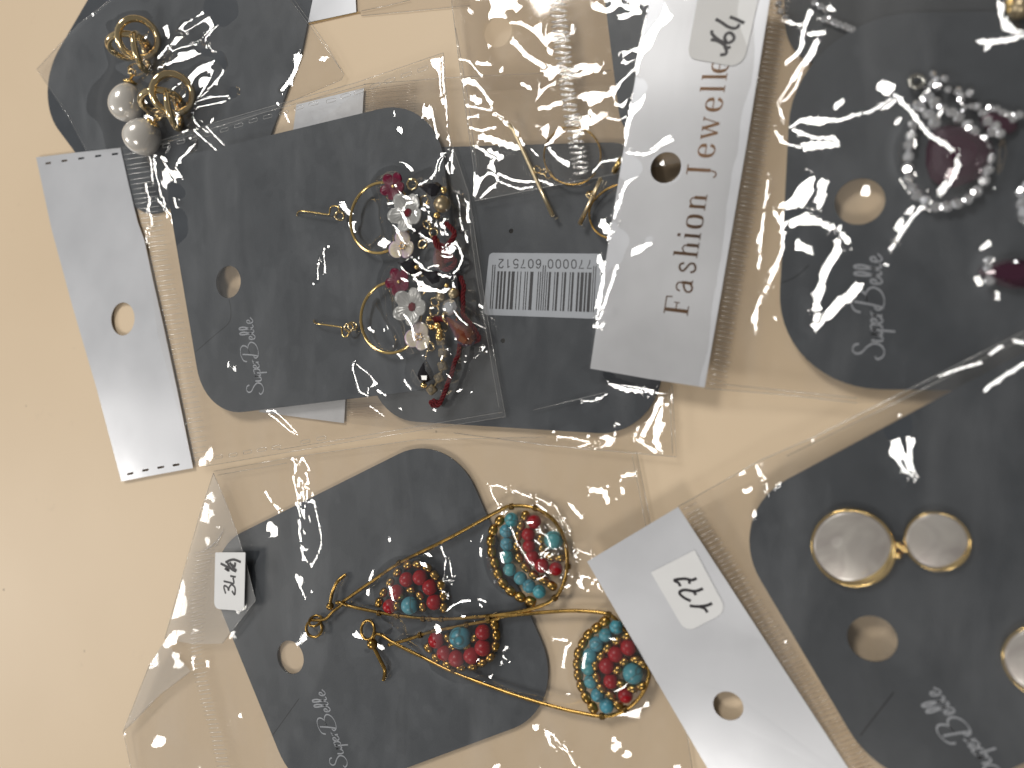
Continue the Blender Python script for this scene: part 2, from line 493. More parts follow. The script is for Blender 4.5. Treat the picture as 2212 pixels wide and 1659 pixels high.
def Q(pts, z):           # picture points -> xy list on level z
    return [P(x, y, z).xy for x, y in pts]
def circ(px, py, z, r, n=40):
    c = P(px, py, z)
    return [Vector((c.x + r * math.cos(2 * math.pi * i / n), c.y + r * math.sin(2 * math.pi * i / n))) for i in range(n)]

# frames of the enlarged views in which things were measured: (x0, y0, width in photo px, width shown)
def frame(x0, y0, w, shown=2212.0):
    f = w / shown / 1.82278
    def conv(*pts):
        if not hasattr(pts[0], '__len__'): return (x0 / 1.82278 + pts[0] * f, y0 / 1.82278 + pts[1] * f)
        o = [(x0 / 1.82278 + x * f, y0 / 1.82278 + y * f) for x, y in pts]
        return o
    conv.f = f
    return conv
Z1 = frame(0, 0, 1400); Z2 = frame(1100, 0, 1400); Z3 = frame(2400, 0, 1632); Z4 = frame(0, 900, 1400)
Z5 = frame(1100, 600, 1400); Z6 = frame(2300, 700, 1732); Z7 = frame(300, 1750, 1700); Z8 = frame(1500, 1750, 1700)
Z9 = frame(2332, 1750, 1700); Z10 = frame(300, 0, 1000); Z11 = frame(1250, 600, 750); Z12 = frame(1350, 1000, 700, 1815)
Z13 = frame(1150, 1900, 850, 1659); Z14 = frame(1850, 1950, 850, 1484); Z15 = frame(3350, 200, 682, 1029)
Z16 = frame(1750, 0, 850, 1484); Z17 = frame(2950, 0, 1082); Z18 = frame(3000, 1200, 1032); Z19 = frame(1050, 0, 800)
Z20 = frame(2100, 1200, 800); Z21 = frame(400, 1750, 900); Z22 = frame(3300, 2250, 732, 1569); Z23 = frame(550, 500, 400, 1327)
Z24 = frame(1950, 950, 500); ZS1 = frame(2550, 2150, 340, 925); ZS2 = frame(2700, 0, 300, 1020); ZS3 = frame(830, 2160, 160, 586)

# ------------------------------------------------------------------ setting: the table
def build_table():
    mb = MB()
    n = 4
    X = [-900, 900]; Y = [-700, 700]
    mb.add([(X[0], Y[0], 0), (X[1], Y[0], 0), (X[1], Y[1], 0), (X[0], Y[1], 0),
            (X[0], Y[0], -18), (X[1], Y[0], -18), (X[1], Y[1], -18), (X[0], Y[1], -18)],
           [(0, 1, 2, 3), (7, 6, 5, 4), (0, 4, 5, 1), (1, 5, 6, 2), (2, 6, 7, 3), (3, 7, 4, 0)])
    t = mb.build('table_top', M['table'], smooth=False)
    t['kind'] = 'structure'; t['label'] = 'cream table top under the packets of earrings'
    return t
build_table()

# ------------------------------------------------------------------ lettering
SUPER = [
    [(13, 18.5), (12, 22), (8, 23.5), (5, 21), (5.6, 16.8), (10.5, 12), (13, 7), (11, 1.6), (6, -0.8), (1.5, 0.8), (-0.3, 4.5), (2, 6.3)],
    [(15.8, 9), (14.8, 4), (15.2, 0.8), (17.5, 0.5), (20, 4), (21.2, 9)], [(21.2, 9), (20.3, 3), (21, 0.5), (23.2, 2)],
    [(24.8, 9.5), (22.3, -9)], [(23.6, 5), (26, 9), (28.5, 9), (28.6, 4), (26.5, 0.6), (24, 1)],
    [(30, 4), (33, 5.5), (33.5, 8.3), (31.8, 9.2), (30, 6), (30, 2), (32, .3), (35, 2.5)],
    [(36.7, 9), (35.8, 0.5)], [(36, 5), (38, 8.7), (40.2, 9)],
    [(49, 22), (46, 10), (43, 1)], [(39.5, 17), (42, 22), (49, 24.5), (56, 23.5), (58.5, 19), (55, 13.5), (48, 12)],
    [(48, 12), (56, 12.5), (60, 8), (57, 2), (50, -1), (43, 0), (41, 4), (43.5, 6.5)],
    [(63, 4), (66, 5.5), (66.5, 8.3), (64.8, 9.2), (63, 6), (63, 2), (65, .3), (68.5, 3)],
    [(68.5, 3), (73, 14), (73.6, 20.5), (72, 21.5), (70.6, 16), (70, 5), (71, 0.8), (73.5, 2)],
    [(74, 3), (78.8, 14), (79.4, 20.5), (77.8, 21.5), (76.4, 16), (75.8, 5), (76.8, 0.8), (79.3, 2)],
    [(81.5, 4), (84.8, 5.5), (85.3, 8.3), (83.6, 9.2), (81.6, 6), (81.6, 2), (83.6, .3), (88, 3.5)],
]
def super_belle(p0, p1, z, parent, w=0.26):
    a, b = P(*p0, z), P(*p1, z)
    d = (b - a); L = d.length; d.normalize(); u = Vector((-d.y, d.x, 0)); k = L / 88.0
    mb = MB()
    for s in SUPER:
        pts = smoothpath([(q[0], q[1], 0) for q in s], 5)
        n = len(pts)
        ws = []
        for i, q in enumerate(pts):
            t = pts[min(i + 1, n - 1)] - pts[max(i - 1, 0)]
            ws.append(w * (0.55 + 0.75 * abs(t.y) / max(t.length, 1e-6)))
        mb.ribbon([a + d * (q.x * k) + u * (q.y * k) for q in pts], ws)
    return mb.build('lettering', M['print'], parent, smooth=False)

LET = {
    'F': [([(.2, 0), (.2, 1)], .15), ([(.03, .98), (.74, .98)], .05), ([(.2, .52), (.52, .52)], .045), ([(.03, .02), (.42, .02)], .045), ([(.72, 1), (.74, .74)], .05), ([(.52, .64), (.52, .4)], .04)],
    'a': [([(.46, .02), (.46, .46)], .12), ([(.1, .48), (.17, .61), (.31, .65), (.43, .6), (.46, .45)], .06), ([(.46, .38), (.25, .33), (.1, .2), (.13, .05), (.27, 0), (.4, .08), (.46, .2)], .08), ([(.46, .04), (.58, .02)], .05)],
    's': [([(.4, .48), (.36, .61), (.23, .65), (.1, .57), (.1, .46), (.25, .35), (.39, .25), (.41, .1), (.27, 0), (.12, .03), (.05, .18)], .085)],
    'h': [([(.14, 0), (.14, 1)], .13), ([(.14, .44), (.24, .6), (.37, .65), (.47, .58), (.5, .45)], .055), ([(.5, .5), (.5, 0)], .13), ([(0, .02), (.28, .02)], .04), ([(.36, .02), (.64, .02)], .04), ([(.02, .98), (.14, .98)], .04)],
    'i': [([(.14, 0), (.14, .66)], .13), ([(.14, .82), (.14, .95)], .13), ([(0, .02), (.28, .02)], .04), ([(.02, .64), (.14, .64)], .04)],
    'n': [([(.14, 0), (.14, .66)], .13), ([(.14, .44), (.24, .6), (.37, .65), (.47, .58), (.5, .45)], .055), ([(.5, .5), (.5, 0)], .13), ([(0, .02), (.28, .02)], .04), ([(.36, .02), (.64, .02)], .04)],
    'o': [([(.29, .66), (.13, .6), (.07, .33), (.13, .06), (.29, 0)], 'o'), ([(.29, .66), (.45, .6), (.51, .33), (.45, .06), (.29, 0)], 'o')],
    'J': [([(.28, 1), (.28, .05)], .14), ([(.28, .1), (.22, -.15), (.08, -.2), (0, -.1)], .06), ([(.08, .98), (.48, .98)], .045)],
    'e': [([(.1, .36), (.5, .36)], .045), ([(.5, .36), (.47, .56), (.3, .66), (.13, .57), (.07, .33), (.13, .1), (.3, 0), (.44, .06), (.52, .2)], 'e')],
    'w': [([(.05, .65), (.25, 0)], .12), ([(.25, 0), (.42, .65)], .05), ([(.4, .65), (.62, 0)], .12), ([(.62, 0), (.8, .65)], .05), ([(-.03, .64), (.16, .64)], .04), ([(.3, .64), (.5, .64)], .04), ([(.7, .64), (.88, .64)], .04)],
    'l': [([(.14, 0), (.14, 1)], .13), ([(0, .02), (.28, .02)], .04), ([(.02, .98), (.14, .98)], .04)],
}
WID = {'F': .76, 'a': .56, 's': .46, 'h': .64, 'i': .28, 'n': .64, 'o': .58, 'J': .46, 'e': .58, 'w': .85, 'l': .28}
def foil_letters(items, p0, p1, cap, z, parent):
    """items: (letter, picture y of its middle) along the base line p0-p1; each letter is a part"""
    a, b = P(*p0, z), P(*p1, z)
    d = (b - a).normalized(); u = Vector((-d.y, d.x, 0))
    for ch, yy in items:
        t = (yy - p0[1]) / (p1[1] - p0[1])
        c = P(p0[0] + (p1[0] - p0[0]) * t, yy, z)
        mb = MB()
        for k, (st, w) in enumerate(LET[ch]):
            pts = smoothpath([(q[0], q[1], 0) for q in st], 6) if len(st) > 2 else [Vector((*q, 0)) for q in st]
            n = len(pts); ws = w
            if w in ('o', 'e'):
                ws = []
                for i in range(n):
                    tt = pts[min(i + 1, n - 1)] - pts[max(i - 1, 0)]
                    ws.append(cap * (0.05 + 0.09 * (abs(tt.y) / tt.length) ** 2))
            else: ws = [w * cap] * n
            dz = Vector((0, 0, 0.004 * k))
            mb.ribbon([c + d * ((q.x - WID[ch] / 2) * cap) + u * (q.y * cap) + dz for q in pts], ws)
        mb.build('letter', M['foil'], parent, smooth=False)

DIG = {
    '0': [[(.5, 1), (.2, .85), (.12, .5), (.2, .15), (.5, 0), (.8, .15), (.88, .5), (.8, .85), (.5, 1)]],
    '1': [[(.25, .8), (.55, 1), (.55, 0)]],
    '2': [[(.15, .75), (.25, .95), (.55, 1), (.82, .85), (.8, .6), (.45, .3), (.12, .03), (.88, .03)]],
    '5': [[(.82, .97), (.25, .97), (.18, .55), (.5, .64), (.82, .5), (.84, .2), (.55, 0), (.25, .03), (.1, .22)]],
    '6': [[(.82, .8), (.6, 1), (.3, .9), (.13, .5), (.2, .12), (.5, 0), (.82, .15), (.82, .45), (.5, .6), (.2, .42)]],
    '7': [[(.1, .97), (.9, .97), (.5, .45), (.4, 0)]],
}

def strokes(polys, z, parent, w, mat='ink', name='handwriting'):
    mb = MB()
    zz_ = z if callable(z) else (lambda x, y: z)
    for i, pl in enumerate(polys):
        pts = smoothpath([P(x, y, zz_(x, y) + 0.004 * i) for x, y in pl], 4) if len(pl) > 2 else [P(x, y, zz_(x, y) + 0.004 * i) for x, y in pl]
        mb.ribbon(pts, w)
    return mb.build(name, M[mat], parent, smooth=False)

# ------------------------------------------------------------------ wrinkled film
def inside(poly, X, Y):
    r = np.zeros(X.shape, bool); n = len(poly)
    for i in range(n):
        x0, y0 = poly[i]; x1, y1 = poly[(i + 1) % n]
        if y0 == y1: continue
        c = ((y0 > Y) != (y1 > Y)) & (X < (x1 - x0) * (Y - y0) / (y1 - y0) + x0)
        r ^= c
    return r

def blur(a, k):
    for ax in (0, 1):
        for _ in range(2):
            p = np.pad(a, [(k, k) if i == ax else (0, 0) for i in (0, 1)], mode='edge')
            cs = np.cumsum(p, axis=ax); z = np.zeros_like(np.take(cs, [0], axis=ax))
            cs = np.concatenate([z, cs], axis=ax)
            n = a.shape[ax]
            a = (np.take(cs, range(2 * k + 1, 2 * k + 1 + n), axis=ax) - np.take(cs, range(0, n), axis=ax)) / (2 * k + 1)
    return a

def noise2(shape, cell, rng):
    gy, gx = int(shape[0] / cell) + 4, int(shape[1] / cell) + 4
    g = rng.standard_normal((gy, gx))
    y = np.arange(shape[0]) / cell + 1; x = np.arange(shape[1]) / cell + 1
    yi = y.astype(int); xi = x.astype(int); fy = y - yi; fx = x - xi
    fy = fy * fy * (3 - 2 * fy); fx = fx * fx * (3 - 2 * fx)
    a = g[yi][:, xi]; b = g[yi][:, xi + 1]; c = g[yi + 1][:, xi]; d = g[yi + 1][:, xi + 1]
    return (a * (1 - fx) + b * fx) * (1 - fy)[:, None] + (c * (1 - fx) + d * fx) * fy[:, None]

def film(name, poly, base, blobs, creases, parent, mat, step=2.4, holes=(), seed=1, crinkle=1.0, lift=8, calm=None, run=44.0):
    """clear film lying over a packet's contents.
    poly: outline (picture points); base(x,y): level of the film where it lies flat (mm);
    blobs: (x, y, radius px, level mm) bumps over the contents; creases: (points, width px) folded
    or pulled strips that stand at the slope at which they mirror one of the ceiling lamps."""
    xs = [p[0] for p in poly]; ys = [p[1] for p in poly]
    x = np.arange(min(xs), max(xs) + step, step); y = np.arange(min(ys), max(ys) + step, step)
    X, Y = np.meshgrid(x, y)
    ins = inside(poly, X, Y)
    for (hx, hy, hr) in holes: ins &= (X - hx) ** 2 + (Y - hy) ** 2 > hr * hr
    b = base(X, Y) + 0 * X
    for (bx, by, br, bh) in blobs:
        d = np.sqrt((X - bx) ** 2 + (Y - by) ** 2) / br
        b = np.maximum(b, np.where(d < 1, bh, b))
    b = blur(b, lift)
    W = PXY(X, Y, b); WX, WY = W[..., 0], W[..., 1]
    rng = np.random.default_rng(seed)
    nz = 0.20 * noise2(X.shape, 70 / step, rng) + 0.06 * noise2(X.shape, 28 / step, rng)
    rg = noise2(X.shape, 48 / step, rng); nz += 0.055 * (1 - np.abs(rg)) * np.clip(noise2(X.shape, 90 / step, rng), 0, 2)
    rg = noise2(X.shape, 22 / step, rng); nz += 0.008 * (1 - np.abs(rg))
    if calm is not None: nz = nz * calm(X, Y)
    t0 = b + nz * crinkle
    # creases
    G = np.zeros(X.shape + (2,)); mk = np.zeros(X.shape); sid = np.zeros(X.shape, int); best_d = np.full(X.shape, 1e9); cur = 0
    V = CAM - W; V /= np.linalg.norm(V, axis=-1, keepdims=True)
    best = None
    for Lp in LAMPS[:2]:
        Ld = Lp * 1000 - W; Ld /= np.linalg.norm(Ld, axis=-1, keepdims=True)
        Hn = V + Ld; g = np.stack([-Hn[..., 0] / Hn[..., 2], -Hn[..., 1] / Hn[..., 2]], -1)
        if best is None: best = g
        else:
            pick = (np.linalg.norm(g, axis=-1) < np.linalg.norm(best, axis=-1))[..., None]
            best = np.where(pick, g, best)
    jit = 1 + 0.03 * noise2(X.shape, 14 / step, rng)[..., None]
    for pts, w in creases:
        hw = max(w / 2, step * 1.15)
        if len(pts) == 1: pts = [pts[0], (pts[0][0] + 0.01, pts[0][1])]
        cur += 1000; arc = 0.0; bin_ = run + 1.2 * w
        for (ax, ay), (bx, by) in zip(pts[:-1], pts[1:]):
            i0 = max(int((min(ax, bx) - hw - x[0]) / step) - 1, 0); i1 = int((max(ax, bx) + hw - x[0]) / step) + 3
            j0 = max(int((min(ay, by) - hw - y[0]) / step) - 1, 0); j1 = int((max(ay, by) + hw - y[0]) / step) + 3
            if i1 <= i0 or j1 <= j0: continue
            xx, yy = X[j0:j1, i0:i1], Y[j0:j1, i0:i1]
            if xx.size == 0: continue
            dx, dy = bx - ax, by - ay; l2 = dx * dx + dy * dy
            t = np.clip(((xx - ax) * dx + (yy - ay) * dy) / l2, 0, 1)
            dd = np.sqrt((xx - ax - t * dx) ** 2 + (yy - ay - t * dy) ** 2)
            wv = hw * (1 + 0.25 * np.sin(0.35 * xx + 0.22 * yy))
            hit = (dd < np.maximum(wv, step * 1.15)) & (dd < best_d[j0:j1, i0:i1])
            L_ = math.sqrt(l2)
            ids = cur + ((arc + t * L_ + 5 * np.sin(arc * .05 + cur)) / bin_).astype(int)
            mk[j0:j1, i0:i1] = np.where(hit, 1.0, mk[j0:j1, i0:i1])
            sid[j0:j1, i0:i1] = np.where(hit, ids, sid[j0:j1, i0:i1])
            best_d[j0:j1, i0:i1] = np.where(hit, dd, best_d[j0:j1, i0:i1])
            arc += L_
    G = best * jit
    def edges(sl0, sl1):
        dx = WX[sl1] - WX[sl0]; dy = WY[sl1] - WY[sl0]
        m0, m1 = mk[sl0], mk[sl1]; ms = m0 + m1
        g0, g1 = G[sl0], G[sl1]
        gg = (g0 * m0[..., None] + g1 * m1[..., None]) / np.maximum(ms, 1)[..., None]
        d = np.where(ms > 0, gg[..., 0] * dx + gg[..., 1] * dy, t0[sl1] - t0[sl0])
        same = sid[sl0] == sid[sl1]
        w = np.where(ms > 1, np.where(same, 200.0, 0.15), np.where(ms > 0, 0.8, 1.0)) * (ins[sl0] & ins[sl1])
        d = np.where((ms == 1) | ((ms > 1) & ~same), t0[sl1] - t0[sl0], d)
        return d, w
    A = (slice(None), slice(0, -1)); B = (slice(None), slice(1, None)); C = (slice(0, -1), slice(None)); D = (slice(1, None), slice(None))
    dx_, wx_ = edges(A, B); dy_, wy_ = edges(C, D)
    lam = np.where(mk > 0, 0.08 if run < 60 else 0.03 if run < 80 else 0.02 if run < 108 else 0.012, 0.004)
    def op(z):
        r = lam * z
        e = wx_ * (z[B] - z[A]); r[B] += e; r[A] -= e
        e = wy_ * (z[D] - z[C]); r[D] += e; r[C] -= e
        return r
    rhs = lam * t0
    e = wx_ * dx_; rhs[B] += e; rhs[A] -= e
    e = wy_ * dy_; rhs[D] += e; rhs[C] -= e
    diag = lam + np.zeros(X.shape); diag[B] += wx_; diag[A] += wx_; diag[D] += wy_; diag[C] += wy_
    z = t0.copy(); r = rhs - op(z); zz = r / diag; p = zz.copy(); rz = (r * zz).sum()
    for it in range(420):
        if rz < 1e-9: break
        ap = op(p); al = rz / (p * ap).sum(); z += al * p; r -= al * ap
        zz = r / diag; rn = (r * zz).sum(); p = zz + (rn / rz) * p; rz = rn
    # build
    idx = -np.ones(X.shape, int); idx[ins] = np.arange(ins.sum())
    v = np.stack([WX[ins], WY[ins], z[ins]], -1)
    q = ins[:-1, :-1] & ins[1:, :-1] & ins[:-1, 1:] & ins[1:, 1:]
    f = np.stack([idx[1:, :-1][q], idx[1:, 1:][q], idx[:-1, 1:][q], idx[:-1, :-1][q]], -1)
    o0 = np.array(org(parent))
    me = bpy.data.meshes.new(name)
    me.vertices.add(len(v)); me.vertices.foreach_set('co', ((v - o0) * K).astype(np.float32).ravel())
    nf = len(f)
    me.loops.add(nf * 4); me.polygons.add(nf)
    me.loops.foreach_set('vertex_index', f.astype(np.int32).ravel())
    me.polygons.foreach_set('loop_start', np.arange(0, nf * 4, 4, dtype=np.int32))
    sq = np.where(mk > 0, sid, -1)
    a_, b_, c_2, d_ = sq[1:, :-1][q], sq[1:, 1:][q], sq[:-1, 1:][q], sq[:-1, :-1][q]
    flat = (a_ > 0) & (a_ == b_) & (a_ == c_2) & (a_ == d_)
    me.polygons.foreach_set('use_smooth', ~flat)
    me.materials.append(mat); me.update(); me.validate()
    o = bpy.data.objects.new(name, me); col.objects.link(o); o.parent = parent
    ORG[o.name] = Vector(o0)
    def level(px, py):
        i = int(np.clip(round((px - x[0]) / step), 0, len(x) - 1)); j = int(np.clip(round((py - y[0]) / step), 0, len(y) - 1))
        return float(z[j, i])
    return o, level

def back_film(poly, z, parent, mat='film_back', holes=()):
    mb = MB(); hs = [circ(hx, hy, z, r) for hx, hy, r in holes]
    loop = Q(poly, z)
    flat = [Vector((p.x, p.y, 0)) for p in loop]
    hl = [[Vector((p.x, p.y, 0)) for p in h] for h in hs]
    tris = tessellate_polygon([flat] + hl)
    al = flat + [p for h in hl for p in h]
    F = []
    for a, b, c in tris:
        if (al[b] - al[a]).cross(al[c] - al[a]).z < 0: a, c = c, a
        F.append((a, b, c))
    mb.add([(p.x, p.y, z) for p in al], F)
    return mb.build('film_back', M[mat], parent, smooth=False)

def edge_line(segs, parent, r=0.07, mat='edge', name='film_edge'):
    for pts in segs: MB().tube([P(*p) for p in pts], r, 6).build(name, M[mat], parent)

def ribs(left, right, n, z, parent, r=0.13, mat='rib', jitter=0.25, skew=0.0, seed=3, name='seal_ribs', wob=0.0):
    """row of pressed ribs between two picture polylines"""
    rng = random.Random(seed)
    def along(pl, t):
        L = [math.dist(a, b) for a, b in zip(pl[:-1], pl[1:])]; T = sum(L) * t
        for (a, b), l in zip(zip(pl[:-1], pl[1:]), L):
            if T <= l or l == L[-1] and (a, b) == (pl[-2], pl[-1]):
                k = max(0, min(T / l, 1)); return (a[0] + (b[0] - a[0]) * k, a[1] + (b[1] - a[1]) * k)
            T -= l
        return pl[-1]
    mb = MB()
    zf = z if callable(z) else (lambda x, y: z)
    for i in range(n):
        t = (i + 0.5 + rng.uniform(-jitter, jitter) * 0.5) / n
        a = along(left, t); b = along(right, min(max(t + skew, 0), 1))
        a = (a[0] + rng.uniform(0, 3), a[1]); b = (b[0] - rng.uniform(0, 5), b[1])
        pts = []
        for k in range(6):
            u = k / 5
            x = a[0] + (b[0] - a[0]) * u; y = a[1] + (b[1] - a[1]) * u + wob * math.sin(u * 5 + i * 1.7)
            pts.append(P(x, y, zf(x, y) + 0.12 * math.sin(u * math.pi)))
        mb.tube(pts, [r * 0.55, r, r, r, r, r * 0.5], 6)
    o = mb.build(name, M[mat], parent); o['kind'] = 'stuff'
    return o

def card(at, corners, radii, z, label, hole=None, holes=(), thick=0.5, hr=4.2, group='charcoal earring cards'):
    c = thing('earring_card', P(*at, z), label, 'card', group)
    outer = fillet([tuple(p) for p in Q(corners, z + thick)], radii, 14)
    hs = []
    if hole: hs.append(circ(hole[0], hole[1], z + thick, hr))
    for (hx, hy, r) in holes: hs.append(circ(hx, hy, z + thick, r, 16))
    MB().plate(outer, hs, z, z + thick).build('board', M['card'], c, smooth=False)
    return c

def slit(pts, z, parent, w=0.16):
    MB().ribbon(smoothpath([P(x, y, z) for x, y in pts], 4), w).build('slit', M['slit'], parent, smooth=False)

def sticker(corners, radii, z, parent, mat='sticker', thick=0.12):
    outer = fillet([tuple(p) for p in Q(corners, z + thick)], radii, 6)
    return MB().plate(outer, [], z, z + thick).build('price_sticker', M[mat], parent, smooth=False)

def header_tilted(corners, zfun, parent, hole, hr, thick=0.18):
    lvl = lambda x, y: zfun(x, y)
    loops = [[P(x, y, lvl(x, y)) for x, y in corners]]
    c = P(*hole, lvl(*hole)); ex = P(hole[0] + 20, hole[1], lvl(hole[0] + 20, hole[1])) - c; ey = P(hole[0], hole[1] - 20, lvl(hole[0], hole[1] - 20)) - c
    ex.normalize(); ey = (ey - ex * ey.dot(ex)).normalized()
    loops.append([c + (ex * math.cos(a) + ey * math.sin(a)) * hr for a in [2 * math.pi * i / 40 for i in range(40)]])
    mb = MB(); fl = [p for l in loops for p in l]; n = len(fl)
    tris = tessellate_polygon([[Vector((p.x, p.y, 0)) for p in l] for l in loops])
    F = []
    for a, b, c3 in tris:
        u, v = fl[b] - fl[a], fl[c3] - fl[a]
        if u.x * v.y - u.y * v.x < 0: a, c3 = c3, a
        F += [(a, b, c3), (n + c3, n + b, n + a)]
    i0 = 0
    for l in loops:
        for k in range(len(l)):
            a, b = i0 + k, i0 + (k + 1) % len(l); F.append((a, n + a, n + b, b))
        i0 += len(l)
    mb.add([tuple(p) for p in fl] + [(p.x, p.y, p.z - thick) for p in fl], F)
    return mb.build('header', M['silver'], parent, smooth=False)

def header(corners, z, parent, holes=(), slots=(), thick=0.18, mat='silver', zf=None, hr=4.4):
    hs = [circ(hx, hy, z + thick, hr) for hx, hy in holes]
    for (sx, sy, ang, ln, wd) in slots:
        c = P(sx, sy, z + thick); ca, sa = math.cos(ang), math.sin(ang); pts = []
        for k in range(10):
            a = 2 * math.pi * k / 10
            lx = math.cos(a) * wd / 2 + (ln - wd) / 2 * (1 if math.cos(a) > 0 else -1); ly = math.sin(a) * wd / 2
            pts.append(Vector((c.x + lx * ca - ly * sa, c.y + lx * sa + ly * ca)))
        hs.append(pts)
    return MB().plate(Q(corners, z + thick), hs, z, z + thick, zf).build('header', M[mat], parent, smooth=False)

def const(v): return lambda X, Y: v
def ramp(x0, z0, x1, z1): return lambda X, Y: z0 + (z1 - z0) * np.clip((X - x0) / (x1 - x0), 0, 1)

# ================================================================== packet I: corner of a silver header, top
def packet_corner():
    b = thing('plastic_bag', P(710, 10, 0), 'silver bag header corner with tan edge beside the pearl earring packet', 'bag')
    header([(628, -60), (650, 38), Z19(440, 245), Z19(975, 130), (765, -60)], 0.35, b)
    MB().plate(Q([(648, 36), Z19(430, 240), Z19(460, 262), Z19(1015, 135), Z19(980, 122)], 0.3), [], 0.08, 0.3).build('backing_edge', pm('tan_backing', (0.45, 0.30, 0.13), 0.6), b, smooth=False)
    back_film([Z19(980, 122), Z19(1030, 170), Z19(2212, 60), (1010, -60), (760, -60)], 0.25, b, 'film_tan')
    edge_line([[(*Z19(1030, 120), .4), (*Z19(1300, 65), .4), (*Z19(1560, 0), .4)], [(*Z19(1030, 172), .3), (*Z19(1500, 130), .3), (*Z19(2212, 60), .3)]], b, 0.06)
packet_corner()

# ================================================================== packet A: pearl drop earrings
ZA = 0.14
cardA = card((400, 120), [(70, 205), (300, -190), (700, -130), (652, 110), (570, 330), (330, 470), (215, 400)], [17, 8, 8, 15, 14, 12, 18], ZA,
             'dark grey earring card under the two pearl drop earrings')
bagA = thing('plastic_bag', P(400, 120, 0), 'clear crinkled packet holding the pearl drop earrings', 'bag', 'clear earring packets')
polyA = [(80, 149), (170, 52), (240, -2), (290, -60), (560, -90), (590, -55), (628, 0), (743, 160), (738, 172), (590, 236), (430, 300), (300, 322), (187, 326), (150, 257)]
back_film(polyA, 0.07, bagA)
crA = [(Z10((1190, 0), (1150, 60), (1040, 150), (960, 220), (935, 270), (990, 290), (1100, 180), (1200, 90), (1260, 80), (1220, 150), (1140, 290), (1110, 330)), 2.4),
       (Z10((1310, 0), (1315, 60), (1270, 150), (1180, 260), (1135, 340), (1150, 400), (1165, 430)), 2.5),
       (Z10((1165, 430), (1060, 460), (930, 490), (850, 550), (760, 590), (680, 615), (720, 530), (800, 390), (830, 430), (870, 460), (950, 410), (1040, 360), (1120, 310)), 2.6),
       (Z10((940, 420), (1000, 385), (1050, 360)), 6),
       (Z10((850, 390), (880, 340), (925, 315), (890, 370), (850, 400)), 4),
       (Z10((1165, 430), (1240, 460), (1275, 560), (1260, 640), (1190, 760), (1090, 840), (1050, 870), (1030, 910), (1030, 960), (1080, 1080), (1180, 1180)), 2.3),
       (Z10((1240, 490), (1080, 590), (950, 710), (860, 790), (820, 860), (840, 930), (930, 1000), (1020, 1110), (1130, 1220)), 2.3),
       (Z10((860, 790), (960, 740), (1090, 640), (1150, 600), (1185, 610), (1150, 720), (1080, 840), (1040, 880)), 2.5),
       (Z10((1060, 890), (1200, 850), (1300, 830), (1350, 780), (1355, 810), (1310, 860), (1200, 910), (1090, 940), (1070, 960)), 2.5),
       (Z10((1930, 450), (1935, 520), (1900, 640), (1860, 740), (1830, 800)), 8), (Z10((2130, 520), (2180, 495)), 7),
       (Z10((150, 120), (155, 145)), 4), (Z10((1760, 900), (1775, 930)), 5)]
# crumpled softer facets at the left of the pearl card
filmA, levA = film('film_front', polyA, const(1.3), [(*Z10(540, 340), 48, 6.2), (*Z10(440, 890), 44, 8.4), (*Z10(840, 830), 46, 7.2), (*Z10(580, 1190), 42, 8.4)], crA, bagA, M['film'], 1.5, seed=11, run=105.0, crinkle=1.1, lift=20)
edge_line([[(80, 149, 1.2), (150, 255, 1.2), (187, 326, 1.4)], [(80, 149, 1.2), (170, 52, 1.4), (240, -2, 1.6)],
           [(628, 0, 1.6), (700, 98, 1.4), (743, 160, 1.2), (738, 172, 1.2), (590, 236, 1.6)], [(636, 0, 1.6), (706, 98, 1.4), (736, 150, 1.2)]], bagA, 0.07)

def rot_to(axis, spin=0.0):
    q = Vector(axis).normalized().to_track_quat('Z', 'X')
    return q.to_matrix() @ Matrix.Rotation(spin, 3, 'Z')

def vrot(px_, n, z=4.0):
    """turn a ring so that its axis has the components n (right, up, towards the lens) as seen from the lens"""
    v = Vector(CAM - PXY(*px_, z)).normalized(); r = Vector(AX_R); r = (r - v * r.dot(v)).normalized(); u = v.cross(r)
    return rot_to(r * n[0] + u * n[1] + v * n[2])

def pearl_earring(label, c1, c2, c3, jr, cap, pearl, prx, pry, tilt):
    z0 = ZA + 0.5
    e = thing('pearl_earring', P(*pearl, z0), label, 'earring', 'pearl drop earrings')
    k = 0.248 / 7.45
    MB().torus(P(*c1, z0 + 5.0), 148 * k, 28 * k, vrot(c1, (0.12, -0.1, 1.0)), 56, 14).build('knot_ring', M['palegold'], e)
    MB().torus(P(*c2, z0 + 3.8), 154 * k, 27 * k, vrot(c2, (-0.12, -0.80, 0.62)), 56, 14).build('knot_ring', M['palegold'], e)
    MB().torus(P(*c3, z0 + 4.3), 140 * k, 26 * k, vrot(c3, (0.96, 0.12, 0.26)), 56, 14).build('knot_ring', M['palegold'], e)
    MB().torus(P(*jr, z0 + 1.6), 2.0, 0.32, rot_to((0.5, 0.3, 0.8)), 36, 8).build('jump_ring', M['palegold'], e)
    pc = P(*pearl, z0 + 4.4)
    cc = P(*cap, z0 + 4.2); ax = (cc - pc).normalized()
    rot = rot_to(ax)
    MB().lathe(cc, [(1.5, -0.5), (1.9, -0.25), (1.85, 0.0), (1.2, 0.35), (0.45, 0.6), (0.35, 2.2), (0.3, 2.3)], rot, 16).build('bead_cap', M['gold'], e)
    MB().torus(cc + ax * 2.6, 0.9, 0.25, rot_to((0.4, -0.4, 0.8)), 28, 8).build('eye_loop', M['palegold'], e)
    pr = []
    for i in range(19):
        t = i / 18; th = math.pi * t
        h = -math.cos(th); r = math.sin(th) * (1.0 - 0.13 * h)
        pr.append((max(r, 0.02) * prx, h * pry))
    MB().lathe(pc, pr, rot, 32).build('pearl', M['pearl'], e)
    return e
